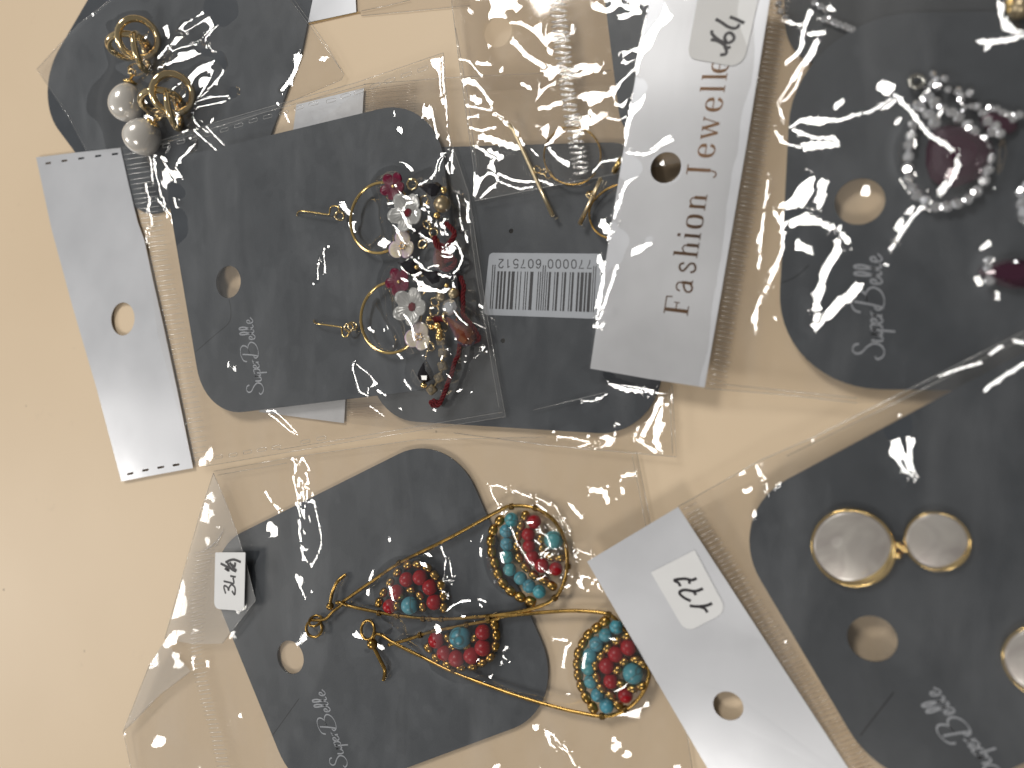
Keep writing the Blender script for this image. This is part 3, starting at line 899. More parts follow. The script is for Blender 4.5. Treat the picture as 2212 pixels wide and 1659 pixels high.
pearl_earring('pearl drop earring lying wholly clear of the perforated packet edge', Z10(540, 335), Z10(462, 405), Z10(562, 455), Z10(525, 605), Z10(472, 712), Z10(440, 890), 4.6, 5.3, 0)
pearl_earring('pearl drop earring half under the perforated edge of the hoop packet', Z10(840, 815), Z10(745, 895), Z10(850, 960), Z10(690, 1000), Z10(675, 1062), Z10(580, 1185), 4.9, 5.0, 0)

# ================================================================== packet C: barcode card, partly under the hoop packet
ZC = 1.0
bagC = thing('plastic_bag', P(1200, 700, 0), 'clear packet with silver header tucked under the hoop earring card', 'bag', 'clear earring packets')
polyC = [(786, 185), (1000, 168), (1395, 150), (1436, 560), (1461, 987), (1185, 962), (743, 914)]
back_film(polyC, 0.35, bagC)
header([(640, 226), (786, 190), (764, 560), (743, 914), (560, 890)], 0.55, bagC)
ribs([Z5(415, 1552), Z5(410, 1640)], [Z5(640, 1560), Z5(650, 1650)], 9, 0.6, bagC, 0.09, 'ribdark', seed=9)
ribs([(788, 192), (784, 250)], [(905, 176), (900, 250)], 12, 0.7, bagC, 0.10, 'ribdark', seed=10)
cardC = card((1200, 620), [(795, 322), (1402, 305), (1437, 945), (800, 905)], [10, 10, 13, 13], ZC,
             'dark grey card with a barcode label and two pin holes beside the lettered header', holes=[(1104, 499, 0.55), (1086, 736, 0.55)])
lab = MB().plate(fillet([tuple(p) for p in Q([(1057, 546), (1301, 548), (1296, 689), (1043, 680)], ZC + 0.6)], 1.0, 5), [], ZC + 0.52, ZC + 0.62).build('barcode_label', M['stickergrey'], cardC, smooth=False)
def barcode():
    Lc = {'0': '0001101', '1': '0011001', '2': '0010011', '5': '0110001', '6': '0101111', '7': '0111011'}
    bits = '101' + ''.join(Lc[d] for d in '770000') + '01010' + ''.join(''.join('1' if q == '0' else '0' for q in Lc[d]) for d in '607512') + '101'
    z = ZC + 0.63; mb = MB(); n = len(bits); i = 0
    def pt(u, v): # u 0..1 from the right end, v 0 (digit side) .. 1
        x0, y0 = Z24(1758 - 40 * v, 545 + 690 * v); x1, y1 = Z24(-58 - 42 * v, 520 + 655 * v)
        return P(x0 + (x1 - x0) * u, y0 + (y1 - y0) * u, z)
    while i < n:
        if bits[i] == '1':
            j = i
            while j < n and bits[j] == '1': j += 1
            guard = i < 3 or i >= n - 3 or 45 <= i < 50
            v0 = -0.17 if guard else 0.0
            a, b, c, d = pt(i / n, v0), pt(j / n - 0.0012, v0), pt(j / n - 0.0012, 1), pt(i / n, 1)
            mb.add([a, b, c, d], [(0, 1, 2, 3)])
            i = j
        else: i += 1
    mb.build('bars', M['inkbar'], lab, smooth=False)
    mb = MB(); zc = z
    for ch, cx in zip('770000607512', (1640, 1500, 1370, 1232, 1098, 963, 752, 620, 487, 358, 225, 100)):
        yb = 320 + (cx - 900) * 0.008
        for st in DIG[ch]:
            pts = smoothpath([(*q, 0) for q in st], 4) if ch not in '17' else [Vector((*q, 0)) for q in st]
            mb.ribbon([P(*Z24(cx - (q.x - .5) * 105, yb + q.y * 150), zc) for q in pts], 0.24)
    mb.build('digits', M['inkbar'], lab, smooth=False)
barcode()
crC = [(Z20((800, 745), (850, 860), (1000, 925), (1180, 940)), 12), (Z20((820, 780), (960, 850), (1140, 900), (1300, 940), (1420, 950), (1480, 870)), 15),
       (Z20((1380, 1010), (1330, 1160), (1260, 1300), (1190, 1480)), 14), (Z20((1380, 1130), (1340, 1300), (1350, 1480), (1410, 1600)), 14), (Z20((1100, 1450), (1250, 1540), (1420, 1610)), 7),
       (Z20((1150, 1330), (1100, 1480)), 6),
       (Z20((220, 1640), (400, 1580), (640, 1500), (760, 1440), (800, 1420), (900, 1460), (850, 1520), (760, 1540), (600, 1590), (300, 1650)), 4.5),
       (Z20((230, 1440), (400, 1450), (560, 1480), (680, 1500)), 5), (Z20((890, 1285), (950, 1310)), 6), (Z20((530, 1050), (640, 1050), (740, 1020), (800, 970)), 4),
       (Z16((1080, 1520), (1120, 1590)), 18), (Z20((1510, 880), (1495, 1040)), 3),
       (Z5((1990, 640), (2010, 740)), 9), (Z5((1990, 1000), (1985, 1080)), 8)]
film('film_front', polyC, const(2.3), [], crC, bagC, M['film'], 2.4, seed=21, run=90.0, crinkle=0.8)
edge_line([[(1452, 831, 2.3), (1461, 987, 2.0), (1185, 962, 2.0), (980, 935, 1.8)], [(1446, 840, 2.3), (1453, 980, 2.0)],
           [(786, 182, 2.2), (1000, 166, 2.4), (1320, 152, 2.5)], [(1152, 886, 2.4), (1311, 847, 2.4)]], bagC, 0.08)

# ================================================================== packet B: hoop earrings
ZB = 2.7
bagB = thing('plastic_bag', P(265, 690, 0), 'clear packet with plain silver punched header holding the flower hoop earrings', 'bag', 'clear earring packets')
hB = [(78, 340), (160, 330), (260, 319), (278, 400), (297, 479), (312, 520), (330, 605), (352, 700), (384, 850), (417, 1011), (340, 1025), (262, 1040), (208, 837), (156, 660), (111, 494)]
def slots(pts, ang=None):
    out = []
    for i, p in enumerate(pts):
        q = pts[min(i + 1, len(pts) - 1)]; p0 = pts[max(i - 1, 0)]
        a = P(*q, 1) - P(*p0, 1)
        out.append((p[0], p[1], math.atan2(a.y, a.x), 2.6, 0.62))
    return out
topslots = Z1((300, 1015), (400, 1000), (505, 985), (610, 970), (715, 958))
botslots = Z4((810, 1525), (905, 1503), (1000, 1485), (1095, 1470))
header(hB, 0.85, bagB, holes=[(265, 689)], slots=slots(topslots) + slots(botslots), hr=4.7)
cardB = card((680, 580), [(350, 348), (943, 206), (1012, 830), (443, 900)], [10, 16, 14, 14.5], ZB,
             'dark grey card with hang hole and slit behind the flower hoop earrings', hole=(493, 609))
super_belle(Z4(1640, 1025), Z4(1570, 548), ZB + 0.53, cardB)
slit(Z4((1425, 440), (1437, 520), (1422, 588), (1340, 660), (1213, 770)), ZB + 0.52, cardB)
polyB = [(262, 319), (347, 305), (469, 264), (620, 221), (768, 180), (870, 145), (958, 115), (963, 200), (971, 295), (1013, 420), (1051, 676), (1092, 900), (930, 925), (768, 952), (600, 980), (444, 1007), (418, 1010), (384, 850), (352, 700), (330, 605), (312, 520), (297, 479), (278, 400)]
back_film([(340, 720), (320, 560), (800, 175), (958, 116), (971, 295), (1013, 420), (1051, 676), (1092, 900), (768, 951), (418, 1009)], 2.35, bagB)
crB = [(Z1((985, 885), (965, 1050), (947, 1140)), 4), (Z1((938, 1150), (930, 1190), (935, 1240), (915, 1300), (918, 1360), (905, 1430), (908, 1500), (905, 1600)), 5),
       (Z4((900, 10), (912, 70), (905, 150), (912, 195)), 5),
       (Z23((670, 205), (620, 320), (550, 430), (530, 550), (575, 690)), 2.6), (Z23((700, 0), (830, 150), (985, 290)), 2.6), (Z23((890, 0), (1000, 130), (1100, 240)), 2.6),
       (Z23((290, 400), (250, 560), (250, 750), (235, 960), (295, 1070)), 2), (Z23((360, 410), (430, 560), (470, 700), (485, 900), (480, 1150), (440, 1310)), 2),
       (Z23((330, 1180), (350, 1060)), 2), (Z23((300, 910), (310, 990), (285, 1060)), 2), (Z23((370, 1100), (400, 1160), (390, 1270)), 2), (Z23((350, 600), (330, 800)), 2), (Z23((400, 560), (430, 720)), 2),
       (Z2((1000, 335), (1010, 450), (1040, 700), (1060, 850), (1075, 950), (1080, 1085)), 3.2), (Z2((985, 340), (990, 450), (1015, 650)), 2.6),
       (Z2((1070, 920), (1000, 1000), (980, 1060), (920, 1110), (870, 1150)), 3.6), (Z2((1078, 900), (1015, 1000), (990, 1060)), 2.6),
       (Z2((890, 740), (930, 650)), 4), (Z2((940, 660), (990, 870)), 4), (Z2((710, 690), (715, 720)), 3.5),
       (Z11((840, 600), (880, 585), (900, 640), (970, 710), (1030, 830), (1120, 900), (1230, 960), (1340, 1030), (1430, 1090), (1500, 1120)), 5.7),
       (Z11((880, 640), (860, 780), (910, 880), (950, 970), (1010, 1060), (1050, 1180), (1140, 1230), (1210, 1290), (1270, 1370), (1400, 1410), (1550, 1450)), 5.7),
       (Z11((1020, 590), (1100, 570), (1140, 490)), 6.8), (Z11((1130, 580), (1170, 630), (1280, 700), (1380, 800), (1480, 900), (1530, 960)), 6.8),
       (Z11((1290, 740), (1420, 820), (1440, 780), (1500, 930)), 16.2),
       (Z11((1500, 1120), (1570, 1060), (1620, 1060), (1670, 1200), (1650, 1350), (1590, 1430), (1560, 1460), (1600, 1530), (1640, 1600)), 8.8), (Z11((1490, 1130), (1590, 1090)), 18.9),
       (Z11((990, 1330), (1080, 1390), (1150, 1440), (1240, 1390)), 6.8), (Z11((1160, 1480), (1230, 1540), (1330, 1590), (1420, 1610), (1530, 1590)), 8.1),
       (Z11((250, 580), (300, 570), (330, 640), (410, 710), (370, 725), (280, 640), (250, 590)), 3), (Z11((365, 810), (430, 800), (410, 860), (440, 930), (390, 880), (365, 820)), 3),
       (Z11((730, 1060), (765, 1000), (800, 1030), (775, 1100), (735, 1080)), 3.4),
       (Z5((230, 800), (240, 730), (280, 640)), 2.5), (Z5((295, 620), (280, 750)), 2.5),
       (Z5((470, 1310), (460, 1350), (490, 1490), (550, 1515)), 3.2), (Z5((480, 1320), (560, 1380), (610, 1440), (555, 1460), (545, 1500)), 3.2), (Z5((600, 1480), (660, 1510)), 6),
       (Z5((560, 1095), (580, 1110)), 9), (Z5((650, 1100), (653, 1110)), 4), (Z5((1240, 1212), (1290, 1212), (1270, 1235)), 5), (Z5((1190, 1490), (1195, 1495)), 5), (Z5((1160, 1260), (1163, 1265)), 4),
       (Z5((1090, 260), (1130, 400), (1180, 560)), 2.6), (Z5((960, 1600), (975, 1605)), 6), (Z5((740, 1590), (760, 1598)), 5),
       (Z4((1650, 1140), (1700, 1130), (1780, 1200), (1850, 1280), (1800, 1260), (1720, 1190), (1660, 1150)), 3.4), (Z5((560, 1580), (650, 1640)), 3.5),
       (Z1((2000, 1640), (2030, 1550)), 3), (Z1((1770, 700), (1800, 760)), 5)]
blB = [(*Z11(880, 390), 32, 7.8), (*Z11(1050, 700), 48, 8.4), (*Z11(985, 1080), 38, 8.0), (*Z11(1330, 430), 36, 8.2), (*Z11(1450, 620), 30, 8.0),
       (*Z12(570, 285), 34, 7.8), (*Z12(705, 545), 48, 8.4), (*Z12(775, 845), 38, 8.0), (*Z12(1080, 540), 30, 8.2), (*Z12(1220, 800), 44, 8.6), (*Z12(850, 1200), 32, 7.8), (*Z12(1010, 1080), 26, 7.2), (*Z12(930, 350), 40, 8.0),
       (*Z12(1100, 1250), 24, 6.8), (*Z11(1500, 1250), 44, 8.2)]
film('film_front', polyB, ramp(270, 1.6, 420, 3.7), blB, crB, bagB, M['film'], 1.9, seed=31, run=84.0, crinkle=1.25)
ribs([(264, 330), (281, 400), (300, 479), (315, 520), (333, 605), (355, 700), (387, 850), (419, 1005)], [(322, 322), (338, 400), (352, 479), (368, 560), (386, 640), (404, 720), (430, 850), (455, 1000)],
     64, lambda x, y: 2.2 + 0.5 * min(max((x - 270) / 100, 0), 1), bagB, 0.10, 'rib', seed=4)
def perforations(rows, parent, z):
    for pts in rows:
        for sx, sy, ang, ln, wd in slots(pts):
            c = P(sx, sy, z); ca, sa = math.cos(ang), math.sin(ang); path = []
            for k in range(14):
                a = 2 * math.pi * k / 14
                lx = math.cos(a) * 0.42 + 1.0 * (1 if math.cos(a) > 0 else -1); ly = math.sin(a) * 0.42
                path.append(Vector((c.x + lx * ca - ly * sa, c.y + lx * sa + ly * ca, z)))
            MB().tube(path, 0.07, 5, closed=True).build('perforation', M['edge'], parent)
perforations([Z1((1035, 905), (1125, 883), (1215, 858), (1300, 835), (1395, 808), (1485, 780), (1575, 750), (1665, 725), (1765, 700), (1860, 670), (1950, 645)) + Z19((700, 1095), (860, 1040), (1005, 1000), (1180, 930), (1340, 875), (1520, 812), (1700, 752), (1850, 695)),
              Z4((1260, 1440), (1360, 1420), (1450, 1408), (1540, 1390), (1630, 1375), (1720, 1360), (1900, 1325), (2000, 1305))], bagB, 3.4)
edge_line([[(262, 318, 1.8), (347, 304, 2.6), (469, 263, 3.4), (620, 220, 3.6), (768, 179, 3.4), (958, 114, 3.4)], [(347, 312, 2.6), (560, 246, 3.3), (790, 182, 3.4)],
           [(958, 115, 3.4), (964, 200, 3.5), (971, 295, 3.5), (1013, 420, 3.6), (1051, 676, 3.6), (1092, 900, 3.0)], [(1006, 420, 3.6), (1030, 600, 3.6), (1078, 880, 3.2)],
           [(1092, 900, 3.0), (768, 952, 2.6), (444, 1007, 1.9)], [(1085, 890, 3.0), (768, 944, 2.7), (600, 972, 2.4)]], bagB, 0.07)

# ---- hoop earrings
def flower(c, r, petals, mat, parent, z, a0=0.0, cup=0.35, name='flower'):
    """flower bead with ribbed petals, each petal round-tipped and cupped"""
    mb = MB(); ctr = P(*c, z)
    nr, na = 7, petals * 14
    V = []; F = []
    for side in (0, 1):
        for i in range(nr + 1):
            t = i / nr
            for k in range(na):
                a = 2 * math.pi * k / na
                lobe = abs(math.sin(petals * (a - a0) / 2))
                edge = 0.60 + 0.40 * lobe ** 0.55
                rr = r * t * (1 - t + t * edge)
                groove = 0.05 * math.cos(petals * 5 * a) * t * (1 - t) * 2
                zz = cup * r * (t ** 2) * (0.6 + 0.4 * lobe) - 0.10 * r * (1 - lobe) * t + groove * r
                zz += (0.13 * r * (1 - 0.55 * t)) * (1 if side == 0 else -1)
                V.append((ctr.x + rr * math.cos(a), ctr.y + rr * math.sin(a), ctr.z + zz))
    n1 = (nr + 1) * na
    for i in range(nr):
        for k in range(na):
            k2 = (k + 1) % na
            F.append((i * na + k, (i + 1) * na + k, (i + 1) * na + k2, i * na + k2))
            F.append((n1 + i * na + k2, n1 + (i + 1) * na + k2, n1 + (i + 1) * na + k, n1 + i * na + k))
    for k in range(na):
        k2 = (k + 1) % na
        F.append((nr * na + k, n1 + nr * na + k, n1 + nr * na + k2, nr * na + k2))
    mb.add(V, F)
    return mb.build(name, M[mat], parent)

def sph(): return MB().ell((0, 0, 0), 1, nu=18, nv=12)
def gem(prof=None, seg=8):
    return lambda: MB().lathe((0, 0, 0), prof or [(0.35, -1), (1.0, -0.15), (1.0, 0.1), (0.62, 0.55)], None, seg)
def faceted(n=8, rows=5):
    def fn():
        mb = MB(); mb.ell((0, 0, 0), 1, nu=n, nv=rows); return mb
    return fn
def drop(seg=8):
    return lambda: MB().lathe((0, 0, 0), [(0.12, 1.35), (0.42, 0.85), (0.85, 0.1), (1.0, -0.35), (0.80, -0.8), (0.3, -1.05)][::-1], None, seg)

ME_gold = unit('gold_ball', sph, M['gold']); ME_jump = unit('jump_ring', lambda: MB().torus((0, 0, 0), 1, 0.26, None, 24, 8), M['palegold'])
ME_black = unit('black_bead', faceted(9, 6), M['blackglass'], False); ME_blackdrop = unit('black_drop', drop(9), M['blackglass'], False)
ME_red = unit('red_stone', gem(), M['redgem'], False); ME_cry = unit('rhinestone', gem(), M['crystal'], False)
ME_cap = unit('gold_bead', faceted(12, 8), M['cup'], True); ME_amber = unit('amber_drop', drop(9), M['amber'], False)
ME_cube = unit('cup_setting', lambda: MB().box((0, 0, 0), 2, 2, 1.6, None, 0.16), M['cup'], False)
ME_stone = unit('chain_stone', gem(seg=7), pm('smoky_stone', (0.30, 0.26, 0.20), 0.08, 0.5), False)

def cord(path, parent, r=0.34, name='cord'):
    """crocheted cord: three strands wound round one another"""
    pts = smoothpath(path, 10); mb = MB()
    L = [0.0]
    for a, b in zip(pts[:-1], pts[1:]): L.append(L[-1] + (b - a).length)
    for s in range(3):
        out = []
        for i, p in enumerate(pts):
            t = (pts[min(i + 1, len(pts) - 1)] - pts[max(i - 1, 0)]).normalized()
            n = t.cross(Vector((0, 0, 1))).normalized(); b = t.cross(n)
            a = L[i] * 2.3 + s * 2.094
            out.append(p + (n * math.cos(a) * 1.15 + b * math.sin(a * 1.0) * 0.75) * r)
        mb.tube(out, r * 0.72, 7)
    return mb.build(name, M['cord'], parent)

LIFT = 1.3
def hoop(label, ring_c, wire, loop_c, maroon, white, ab, ztop, a_m, a_w, a_ab):
    z = ZB + 0.5 + LIFT
    e = thing('hoop_earring', P(*ring_c, z), label, 'earring', 'flower hoop earrings')
    rr = 72.5 / 8.95
    c = P(*ring_c, z + 1.1)
    MB().torus(c, rr, 0.36, None, 90, 10).build('hoop_ring', M['gold'], e)
    wp = [P(x, y, zz + z) for (x, y, zz) in wire]
    MB().tube(smoothpath(wp, 5), 0.22, 8).build('ear_wire', M['gold'], e)
    for lc in loop_c: put('jump_ring', ME_jump, e, P(*lc, z + 0.9), 1.0, (0.7, 0.3, random.uniform(0, 3)))
    f1 = flower(maroon[:2], maroon[2], 5, 'maroon', e, z + 1.9, a_m, 0.15, 'maroon_flower')
    put('gold_pin', ME_gold, f1, P(*maroon[:2], z + 2.5), 0.46)
    f2 = flower(white[:2], white[2], 5, 'whiteglass', e, z + 2.2, a_w, 0.30, 'white_flower')
    put('red_stone', ME_red, f2, P(*white[:2], z + 2.75), (1.05, 1.05, 0.8))
    f3 = MB(); 
    f3o = flower(ab[:2], ab[2], 3, 'ab', e, z + 2.0, a_ab, 0.10, 'iridescent_flower')
    for k in range(6):
        put('gold_stamen', ME_gold, f3o, P(*ab[:2], z + 2.7) + Vector((0.7 * math.cos(k * 1.05), 0.7 * math.sin(k * 1.05), 0)), 0.26)
    return e
px = lambda fr, x, y, z: (*fr(x, y), z)
h1 = hoop('hoop earring whose black bead and red tassel lie under the big shiny creases', Z11(722, 760),
          [px(Z5, 112, 395, -1.25), px(Z5, 112, 378, -.6), px(Z5, 135, 364, .6), px(Z5, 220, 374, .7), px(Z5, 298, 386, .7), px(Z5, 312, 378, .8), px(Z5, 320, 340, .9), px(Z5, 362, 336, 1.0), px(Z5, 375, 375, 1.0)],
          [Z5(375, 395)], (*Z11(880, 395), 3.25), (*Z11(1050, 700), 4.5), (*Z11(985, 1085), 3.4), 0, 0.35, 0.2, 0.45)
h2 = hoop('hoop earring with the amber crystal drop and square-cup chain', Z12(485, 650),
          [px(Z5, 215, 1045, -1.25), px(Z5, 218, 1058, -.6), px(Z5, 238, 1066, .6), px(Z5, 310, 1076, .7), px(Z5, 383, 1088, .7), px(Z5, 388, 1100, .7), px(Z5, 395, 1140, .9), px(Z5, 420, 1145, 1.0), px(Z5, 440, 1110, 1.1)],
          [Z5(432, 1090), Z5(455, 1080)], (*Z12(570, 285), 3.25), (*Z12(705, 540), 4.4), (*Z12(775, 845), 3.4), 0, 0.1, 0.5, 0.2)
zt = ZB + 0.5 + LIFT
# dangles of the first hoop
for (x, y, r) in ((1100, 370, 1.15), (1245, 565, 1.1), (1270, 840, 1.0), (1350, 930, .9), (1225, 1060, 1.1), (1010, 940, 1.0)):
    put('jump_ring', ME_jump, h1, P(*Z11(x, y), zt + 1.4), r, (random.uniform(.2, 1), random.uniform(-.6, .6), random.uniform(0, 3)))
def put_drop(name, me, parent, p0, p1, z, r, r2=None):
    a, b = P(*p0, z), P(*p1, z)
    q = (a - b).to_track_quat('Z', 'X').to_euler()
    L = (a - b).length / 2.4
    return put(name, me, parent, b + (a - b) * 0.44, (r, r, L), q)
put_drop('black_bead', ME_blackdrop, h1, Z11(1190, 395), Z11(1450, 470), zt + 2.0, 2.0)
put('gold_ball', ME_gold, h1, P(*Z11(1465, 440), zt + 2.0), 0.85)
put('gold_bead', ME_cap, h1, P(*Z11(1450, 600), zt + 2.0), 1.95)
put('gold_ball', ME_gold, h1, P(*Z11(1385, 735), zt + 2.0), 0.8)
put('gold_ball', ME_gold, h1, P(*Z11(1280, 590), zt + 2.0), 0.6)
put_drop('amber_drop', ME_amber, h1, Z11(1400, 1000), Z11(1440, 1370), zt + 1.6, 1.8)
cord([P(*Z11(x, y), zt + zz) for x, y, zz in ((1490, 820, 1.2), (1570, 900, 1.4), (1590, 960, 1.6), (1500, 1080, 1.8), (1400, 1060, 1.8), (1360, 980, 1.6), (1390, 1090, 2.4), (1520, 1180, 2.6), (1600, 1280, 2.2), (1500, 1360, 2.0), (1420, 1300, 1.6), (1560, 1230, 2.9))], h1)
put_drop('black_bead', ME_blackdrop, h1, Z11(940, 1280), Z11(1190, 1370), zt + 1.6, 1.9)
put_drop('black_bead', ME_blackdrop, h1, Z11(1200, 1370), Z11(1480, 1530), zt + 1.7, 2.0)
for (x, y) in ((1150, 1335), (1220, 1540), (1500, 1545), (1390, 1600), (1580, 1600)): put('gold_ball', ME_gold, h1, P(*Z11(x, y), zt + 2.6), 0.55)
# dangles of the second hoop
for (x, y, r) in ((800, 385, .8), (940, 490, 1.0), (935, 580, 1.1), (900, 690, 1.0), (890, 940, 1.15), (1100, 640, 1.6)):
    put('jump_ring', ME_jump, h2, P(*Z12(x, y), zt + 1.5), r, (random.uniform(.2, 1), random.uniform(-.6, .6), random.uniform(0, 3)))
put('rhinestone', ME_cry, h2, P(*Z12(1090, 545), zt + 2.2), (1.9, 1.9, 1.4))
put('gold_bead', ME_cap, h2, P(*Z12(1000, 440), zt + 2.0), 1.2)
put('gold_bead', ME_cap, h2, P(*Z12(1130, 400), zt + 2.0), 1.3)
for (x, y, r) in ((905, 745, .7), (965, 735, .95), (990, 790, .75), (985, 845, .95), (825, 1340, .72), (1010, 1085, .35), (880, 660, .7)):
    put('gold_ball', ME_gold, h2, P(*Z12(x, y), zt + 2.0), r)
for (x, y, a) in ((1005, 885, .1), (1025, 1010, -.1), (1020, 1145, .25), (985, 1265, .5), (908, 1385, .7)):
    cb = put('cup_setting', ME_cube, h2, P(*Z12(x, y), zt + 1.0), 0.98, (0.1, 0.1, a))
    put('chain_stone', ME_stone, cb, P(*Z12(x, y), zt + 1.0) + Vector((0, 0, .9)), (0.7, 0.7, 0.35))
MB().tube(smoothpath([P(*Z12(x, y), zt + 1.0) for x, y in ((990, 840), (1025, 950), (1022, 1080), (1005, 1210), (950, 1325), (908, 1385))], 5), 0.22, 6).build('chain_link', M['palegold'], h2)
put_drop('black_bead', ME_blackdrop, h2, Z12(845, 1080), Z12(842, 1310), zt + 1.7, 1.9)
MB().tube([P(*Z12(x, y), zt + 1.7) for x, y in ((888, 945), (855, 1010), (842, 1090))], 0.2, 6).build('pin_wire', M['palegold'], h2)
put_drop('amber_drop', ME_amber, h2, Z12(1065, 650), Z12(1330, 910), zt + 2.4, 2.3)
cord([P(*Z12(x, y), zt + zz) for x, y, zz in ((1200, 230, 1.2), (1235, 330, 1.2), (1225, 420, 1.2), (1230, 520, 1.2), (1230, 620, 1.3), (1310, 720, 1.4), (1360, 800, 1.4), (1390, 870, 1.4), (1290, 900, 1.0), (1200, 910, .9), (1185, 1010, .9), (1140, 1110, .9), (1115, 1210, .9), (1075, 1310, .8), (1045, 1400, .6), (1005, 1490, .3), (975, 1540, .2), (920, 1545, .2), (900, 1515, .25), (935, 1500, .3), (970, 1525, .3))], h2, 0.31)
cord([P(*Z12(x, y), zt + 1.6) for x, y in ((930, 665), (1010, 660), (1080, 680))], h2, 0.4)

# ================================================================== packet D: clear packet with bar earrings, top
ZD = 3.0
bagD = thing('plastic_bag', P(1150, 150, 0), 'clear brownish packet with ribbed seal and punched clear flap over the barcode card', 'bag', 'clear earring packets')
polyD = [(973, -30), (991, 129), (1001, 201), (1023, 361), (1026, 434), (1180, 404), (1345, 373), (1470, 352), (1480, -30)]
back_film(polyD, 2.75, bagD, 'film_tan', holes=[(1076, 70, 3.3)])
back_film([(976, -30), (993, 129), (1003, 199), (1210, 190), (1330, 182), (1340, -30)], 2.62, bagD, 'film_tan', holes=[(1076, 70, 3.3)])
card((1400, 120), [(1299, -60), (1346, 318), (1560, 300), (1560, -60)], [4, 9, 4, 4], ZD - 0.1, 'dark card edge between the ribbed clear packet and the lettered silver header')
def bar_earring(label, bar, ring, knot, extra=None):
    e = thing('bar_earring', P(*bar[-1], 3.2), label, 'earring', 'gold bar hoop earrings')
    MB().tube([P(x, y, 3.75) for x, y in bar], [0.40] * (len(bar) - 1) + [0.5], 12).build('bar', M['bargold'], e)
    MB().tube(smoothpath([P(x, y, 3.55 + 0.004 * i) for i, (x, y) in enumerate(ring)], 6), 0.21, 8).build('wire_hoop', M['brass'], e)
    for x, y in knot: put('jump_ring', ME_jump, e, P(x, y, 3.6), 0.75, (random.uniform(.3, 1), 0.4, random.uniform(0, 3)))
    if extra: MB().tube([P(x, y, 3.9) for x, y in extra], 0.62, 12).build('tube_bead', M['gold'], e)
    return e
ringpts = [Z16(880 + 195 * math.cos(a), 1070 + 200 * math.sin(a)) for a in [0.2 * math.pi + 2 * math.pi * i / 22 for i in range(22)]]
bar_earring('gold bar earring with its long stick over the barcode card, wire hoop beneath', Z16((440, 850), (470, 890), (560, 1080), (660, 1300), (745, 1485)), ringpts, Z16((640, 1165), (680, 1180), (715, 1200)))
bar_earring('gold bar earring crossing its wire hoop beside the lettered silver header', Z16((1075, 1225), (1010, 1370), (930, 1540)),
            Z16((1230, 1268), (1160, 1280), (1090, 1320), (1020, 1390), (995, 1470), (1020, 1560), (1080, 1620), (1160, 1645)), Z16((1000, 1340), (1015, 1330)), Z16((1213, 1090), (1165, 1185)))
crD = [(Z16((450, 160), (520, 152), (590, 190), (650, 250), (710, 320), (740, 380)), 7), (Z16((460, 260), (500, 310), (560, 380), (640, 430), (700, 470), (730, 520)), 11), (Z16((700, 470), (735, 520)), 22),
       (Z16((95, 410), (170, 420), (220, 480), (260, 530)), 4.5), (Z16((230, 440), (310, 440)), 8),
       (Z16((130, 600), (160, 540), (210, 560), (260, 620), (310, 700), (340, 780), (420, 830), (500, 920), (540, 1000)), 7),
       (Z16((210, 680), (240, 700)), 16), (Z16((150, 730), (230, 740), (330, 760), (420, 830)), 6), (Z16((150, 820), (230, 790)), 6), (Z16((180, 880), (250, 900), (340, 870)), 7),
       (Z16((250, 940), (330, 960), (400, 985), (500, 1015)), 16),
       (Z16((200, 1000), (280, 1040), (350, 1080), (310, 1150), (380, 1200), (470, 1240), (560, 1250), (660, 1240), (740, 1270)), 7), (Z16((300, 1045), (370, 1075)), 18),
       (Z16((220, 1360), (250, 1250), (300, 1180), (350, 1200), (370, 1240), (330, 1290), (250, 1370)), 6), (Z16((380, 1250), (460, 1280), (520, 1300), (600, 1280)), 5.5),
       (Z16((105, 480), (150, 800), (200, 1150), (215, 1360)), 3.5), (Z16((660, 745), (720, 740), (790, 700)), 11), (Z16((700, 1000), (760, 940), (820, 900)), 7), (Z16((720, 1020), (780, 1090), (850, 1140)), 8),
       (Z16((705, 870), (690, 930)), 12), (Z16((640, 690), (690, 610), (760, 560)), 5), (Z16((930, 660), (1000, 640), (1060, 640), (1060, 700), (1000, 720)), 10), (Z16((1000, 760), (1050, 830), (1010, 860)), 8),
       (Z16((900, 490), (960, 455), (1020, 495)), 3), (Z16((540, 580), (590, 610)), 9), (Z16((600, 1030), (640, 1070)), 5), (Z16((1090, 1220), (1095, 1330)), 6),
       (Z16((1230, 390), (1280, 340), (1340, 320)), 4), (Z16((1230, 400), (1240, 440), (1300, 410)), 4), (Z16((1310, 460), (1210, 560), (1160, 640), (1180, 720), (1230, 740), (1250, 690)), 4.5),
       (Z16((1120, 810), (1200, 830), (1250, 800)), 3.5), (Z16((1020, 1180), (1080, 1110), (1200, 1100)), 6), (Z16((880, 170), (870, 230)), 8), (Z16((1095, 495), (1100, 505)), 4),
       (Z16((1200, 110), (1350, 90)), 8), (Z3((260, 850), (345, 960)), 9)]
film('film_front', polyD, const(3.9), [(*Z16(880, 1070), 62, 4.9)], crD, bagD, M['film'], 1.9, seed=41, run=90.0, crinkle=1.0, holes=[(1076, 70, 31)])
ribs([Z16(712, -20), Z16(745, 300), Z16(790, 600), Z16(830, 900), Z16(885, 1215)], [Z16(838, -20), Z16(880, 300), Z16(905, 600), Z16(955, 900), Z16(1005, 1200)], 34, 4.7, bagD, 0.34, 'ribclear', seed=6, wob=2.0)
edge_line([[(973, -20, 3.6), (991, 129, 3.8), (1001, 201, 3.9), (1023, 361, 3.9), (1026, 434, 3.6), (1180, 404, 3.7), (1345, 373, 3.8)], [(984, 60, 3.7), (1009, 201, 3.9), (1030, 361, 3.9)]], bagD, 0.08)

